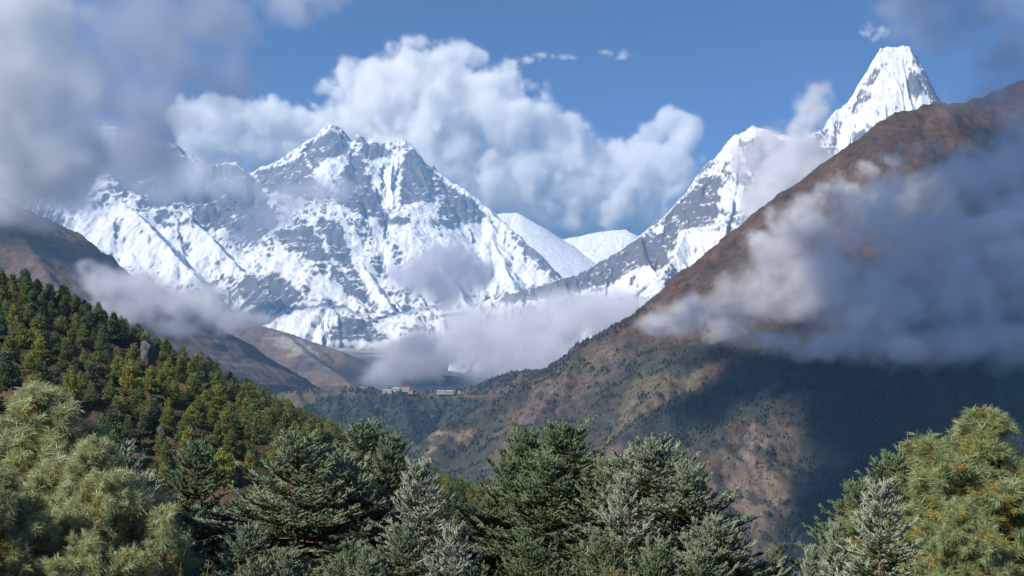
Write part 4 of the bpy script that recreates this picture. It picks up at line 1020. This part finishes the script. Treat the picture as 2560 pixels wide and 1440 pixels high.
# ------------------------------------------------------------ boulders
rock_m, rt, rb = mat('boulder_rock', .9, .15)
r1 = N(rt, 'ShaderNodeTexNoise', Scale=.9, Detail=9.0, Roughness=.7); rc = N(rt, 'ShaderNodeValToRGB'); tc_ = N(rt, 'ShaderNodeTexCoord')
rc.color_ramp.elements[0].position = .35; rc.color_ramp.elements[0].color = (.045, .045, .052, 1); rc.color_ramp.elements[1].position = .72; rc.color_ramp.elements[1].color = (.17, .165, .175, 1)
rt.links.new(tc_.outputs['Object'], r1.inputs['Vector']); rt.links.new(r1.outputs[0], rc.inputs[0]); rt.links.new(rc.outputs[0], rb.inputs['Base Color'])
rbp = N(rt, 'ShaderNodeBump', Strength=1.0, Distance=.5); rt.links.new(r1.outputs[0], rbp.inputs['Height']); rt.links.new(rbp.outputs[0], rb.inputs['Normal'])
def boulder(px, py, wpx, hpx, Yc, label, seed):
    # sits on the hill where the ray through its foot meets the ground
    best = None
    for y in np.arange(260, 640, 1.0):
        x = (px - 1280) / F * y; d = abs(HZ - hill_h(x, y) / y * F - py)
        if best is None or d < best[0]: best = (d, x, y)
        elif best[0] < 3 and d > 6: break
    _, x, y = best; z = hill_h(x, y)
    g = np.random.default_rng(seed); bm = bmesh.new(); bmesh.ops.create_icosphere(bm, subdivisions=4, radius=1)
    planes = [unit(g.normal(size=3)) for _ in range(11)]
    for v in bm.verts:
        c = np.array(v.co); r = 1.0
        for pn in planes:
            d = float(c @ pn)
            if d > .62: r = min(r, .66 / d + .02)
        v.co = Vector(c * r * (1 + .05 * math.sin(9 * c[0] + seed) * math.cos(7 * c[2])))
    me = bpy.data.meshes.new('boulder'); bm.to_mesh(me); bm.free(); me.materials.append(rock_m)
    sx = wpx / F * y / 2 * 1.2; sz = hpx / F * y / 2 * 1.25
    for v in me.vertices: v.co = (v.co.x * sx, v.co.y * sx * .8, v.co.z * sz + sz * .75)
    o = link('boulder', me); o.location = (x, y, z); tag(o, label, 'boulder', 'boulders on the left hill')
for a in [(370, 915, 44, 62, 450, 'big dark upright boulder on the left hill near its crest', 1), (305, 862, 32, 26, 450, 'smaller grey boulder just below the crest, left of the big dark one', 2),
          (108, 918, 16, 20, 380, 'pale grey rock poking out of the left hillside above the pale pine', 3), (38, 960, 24, 30, 350, 'grey rock near the left edge just above the foreground pine', 4),
          (397, 1062, 16, 16, 420, 'small grey rock at the top of the stony gully on the left hill', 5), (402, 1082, 18, 16, 410, 'blue grey rock in the middle of the stony gully on the left hill', 6),
          (398, 1102, 12, 14, 400, 'small rock at the foot of the stony gully on the left hill', 7), (608, 1044, 18, 16, 480, 'grey rock among pines on the right hand part of the left hill', 8)]:
    boulder(*a)

# ------------------------------------------------------------ monastery buildings
def flat_mat(name, c, rough=.8):
    m, t, b = mat(name, rough, .2)
    n_ = N(t, 'ShaderNodeTexNoise', Scale=.6, Detail=5.0); mr = N(t, 'ShaderNodeMapRange'); mr.inputs['To Min'].default_value = .8; mr.inputs['To Max'].default_value = 1.15
    vm = N(t, 'ShaderNodeVectorMath', operation='SCALE'); vm.inputs[0].default_value = c
    tc = N(t, 'ShaderNodeTexCoord'); t.links.new(tc.outputs['Object'], n_.inputs['Vector'])
    t.links.new(n_.outputs[0], mr.inputs[0]); t.links.new(mr.outputs[0], vm.inputs['Scale']); t.links.new(vm.outputs[0], b.inputs['Base Color'])
    return m
white_m = flat_mat('whitewash', (.34, .33, .32)); cream_m = flat_mat('ochre_wall', (.33, .24, .18)); roof_m = flat_mat('rust_roof', (.20, .075, .055)); win_m = flat_mat('dark_window', (.05, .04, .045), .3); groof_m = flat_mat('pale_roof', (.45, .44, .45))
def box(bm, x0, x1, y0, y1, z0, z1):
    v = [bm.verts.new((x, y, z)) for z in (z0, z1) for y in (y0, y1) for x in (x0, x1)]
    for f in ((0, 2, 3, 1), (4, 5, 7, 6), (0, 1, 5, 4), (2, 6, 7, 3), (0, 4, 6, 2), (1, 3, 7, 5)): bm.faces.new([v[i] for i in f])
def bm_obj(name, bm, m, parent):
    me = bpy.data.meshes.new(name); bm.to_mesh(me); bm.free(); me.materials.append(m); return link(name, me, parent)
def house(px, py, wpx, hpx, Yc, label, wall, roof, storeys=1, tower=False):
    x, y, z = at(px, py, Yc); w_, h_ = wpx / F * Yc / 2 * .85, hpx / F * Yc * .68
    e = bpy.data.objects.new('monastery_building', None); col.objects.link(e); e.location = (x, y, z - 2.5); tag(e, label, 'building', 'buildings on the wooded ridge')
    bm = bmesh.new(); box(bm, -w_, w_, 0, 12, -6, h_ * .72 + 1); bm_obj('wall', bm, wall, e)
    bm = bmesh.new(); zt = h_ * .72 + 1.003
    a = [bm.verts.new(p) for p in ((-w_ - 1, -1, zt), (w_ + 1, -1, zt), (w_ + 1, 13, zt), (-w_ - 1, 13, zt), (-w_ * .8, 6, zt + h_ * .32), (w_ * .8, 6, zt + h_ * .32))]
    for f in ((0, 1, 5, 4), (2, 3, 4, 5), (1, 2, 5), (3, 0, 4), (3, 2, 1, 0)): bm.faces.new([a[i] for i in f])
    if tower: box(bm, -w_ * .35, w_ * .35, 4, 8, zt + h_ * .325, zt + h_ * .6)
    bm_obj('roof', bm, roof, e)
    nw = max(2, int(w_ * 2 / 5))
    for r_ in range(storeys):
        for k in range(nw):
            bm = bmesh.new(); cx = -w_ + (k + .5) * 2 * w_ / nw; cz = 1 + (r_ + .45) * h_ * .72 / storeys
            box(bm, cx - .7, cx + .7, -.12, .2, cz - .8, cz + .9); bm_obj('window', bm, win_m, e)
YB = 4860
for a in [(968, 979, 26, 9, YB, 'long low white house at the left end of the monastery cluster', white_m, groof_m, 1),
          (990, 976, 22, 12, YB + 14, 'white house with pale roof left of the red roofed temple', white_m, groof_m, 2),
          (1011, 975, 30, 17, YB + 20, 'tallest temple with red brown roof and white walls in the monastery cluster', white_m, roof_m, 2, True),
          (1026, 980, 14, 9, YB, 'small ochre walled house at the right foot of the temple', cream_m, roof_m, 1),
          (905, 970, 18, 5, YB + 20, 'tiny low hut alone on the ridge crest left of the monastery', cream_m, groof_m, 1),
          (1102, 981, 26, 9, YB, 'white lodge at the left of the separate pair east of the monastery', white_m, groof_m, 2),
          (1124, 982, 24, 10, YB - 8, 'ochre and white lodge right of the white one, east of the monastery', cream_m, groof_m, 1),
          (1148, 980, 8, 5, YB + 5, 'tiny white hut at the far right of the lodges', white_m, groof_m, 1)]:
    house(*a)
x, y, z = at(1136, 982, YB)
e = bpy.data.objects.new('prayer_flag_pole', None); col.objects.link(e); e.location = (x, y, z - 2); tag(e, 'thin white prayer flag pole standing beside the ochre and white lodge', 'flag pole')
V, Q = tubes([(0, 0, -3, 0, 0, 20, .5, .3)], 6); link('pole', np_mesh('pole', V, Q, [white_m]), e)
link('flag', np_mesh('flag', [(.5, -.1, 8), (2.4, -.1, 8), (2.2, -.1, 19), (.4, -.1, 19), (.5, .1, 8), (2.4, .1, 8), (2.2, .1, 19), (.4, .1, 19)], [(0, 1, 2, 3), (7, 6, 5, 4), (0, 4, 5, 1), (3, 2, 6, 7), (1, 5, 6, 2), (0, 3, 7, 4)], [white_m]), e)

# ------------------------------------------------------------ yellow green bamboo like shrubs at the bottom edge
def sprig_mesh(seed, n=420, Ht=2.0, rw=.9):
    g = np.random.default_rng(seed); Vs, Cs, segs = [], [], []
    for i in range(n):
        a = g.random() * 6.28; r = rw * math.sqrt(g.random()) * .5; p = np.array([math.cos(a) * r * .5, math.sin(a) * r * .5, 0]); lean = unit(np.array([math.cos(a) * r * .9, math.sin(a) * r * .9, 1.2]))
        L = Ht * (1 - .45 * g.random() ** 1.6) * (1 - .35 * r / rw); m = 12; d = lean
        for j in range(m):
            q = p + d * L / m; d = unit(d + .11 * g.normal(size=3) + np.array([math.cos(a), math.sin(a), 0]) * .02)
            if j < m - 1 or True: segs.append((*p, *q, .002, .0015))
            if j > 2:
                for _ in range(16):
                    dd = unit(d * .8 + g.normal(size=3) * .9); s = unit(np.cross(dd, g.normal(size=3))) * .0035; o = p + (q - p) * g.random() + g.normal(size=3) * .025; l = g.uniform(.03, .06)
                    Vs.append(np.array([o - s, o + s, o + dd * l])); k = g.random()
                    Cs.append(np.tile(np.array([.28, .25, .08]) * k + np.array([.15, .19, .06]) * (1 - k), (3, 1)) * g.uniform(.7, 1.2))
            p = q
    V = np.concatenate(Vs); c = np.concatenate(Cs)
    fol = np_mesh('shrub_foliage', V, np.arange(len(V)).reshape(-1, 3), [pine_m], attrs={'col': ('POINT', c)})
    tv, tq = tubes(segs, 3); return fol, np_mesh('shrub_stems', tv, tq, [flat_mat('straw_stem', (.35, .25, .10))])
SH = [sprig_mesh(5), sprig_mesh(6, 320, 2.0, 1.1)]
for k, px, py, Y, label in [(0, 500, 1325, 7.0, 'yellow green feathery shrub at the bottom edge below the broad blue green fir'), (1, 420, 1365, 6.9, 'low yellow shrub beside the feathery one at bottom left'),
                            (0, 1552, 1310, 7.2, 'golden green feathery shrub at the bottom edge under the frosty two topped fir'), (1, 1480, 1360, 7.0, 'low golden shrub left of the golden green feathery one'), (1, 1640, 1370, 7.0, 'low olive shrub right of the golden green feathery one'),
                            (1, 2130, 1400, 7.2, 'low straw coloured shrub at the bottom edge on the right')]:
    x, y, zt = at(px, py, Y); zg = float(ground_z(np.array(x), np.array(float(y)))) - .05; s = (zt - zg) / 2.0
    e = bpy.data.objects.new('shrub', None); col.objects.link(e); e.location = (x, y, zg); e.scale = (s * .6, s * .6, s); e.rotation_euler = (0, 0, px)
    tag(e, label, 'shrub', 'yellow shrubs at the bottom edge')
    for nme, me in zip(('foliage', 'stems'), SH[k]): link(nme, me, e)
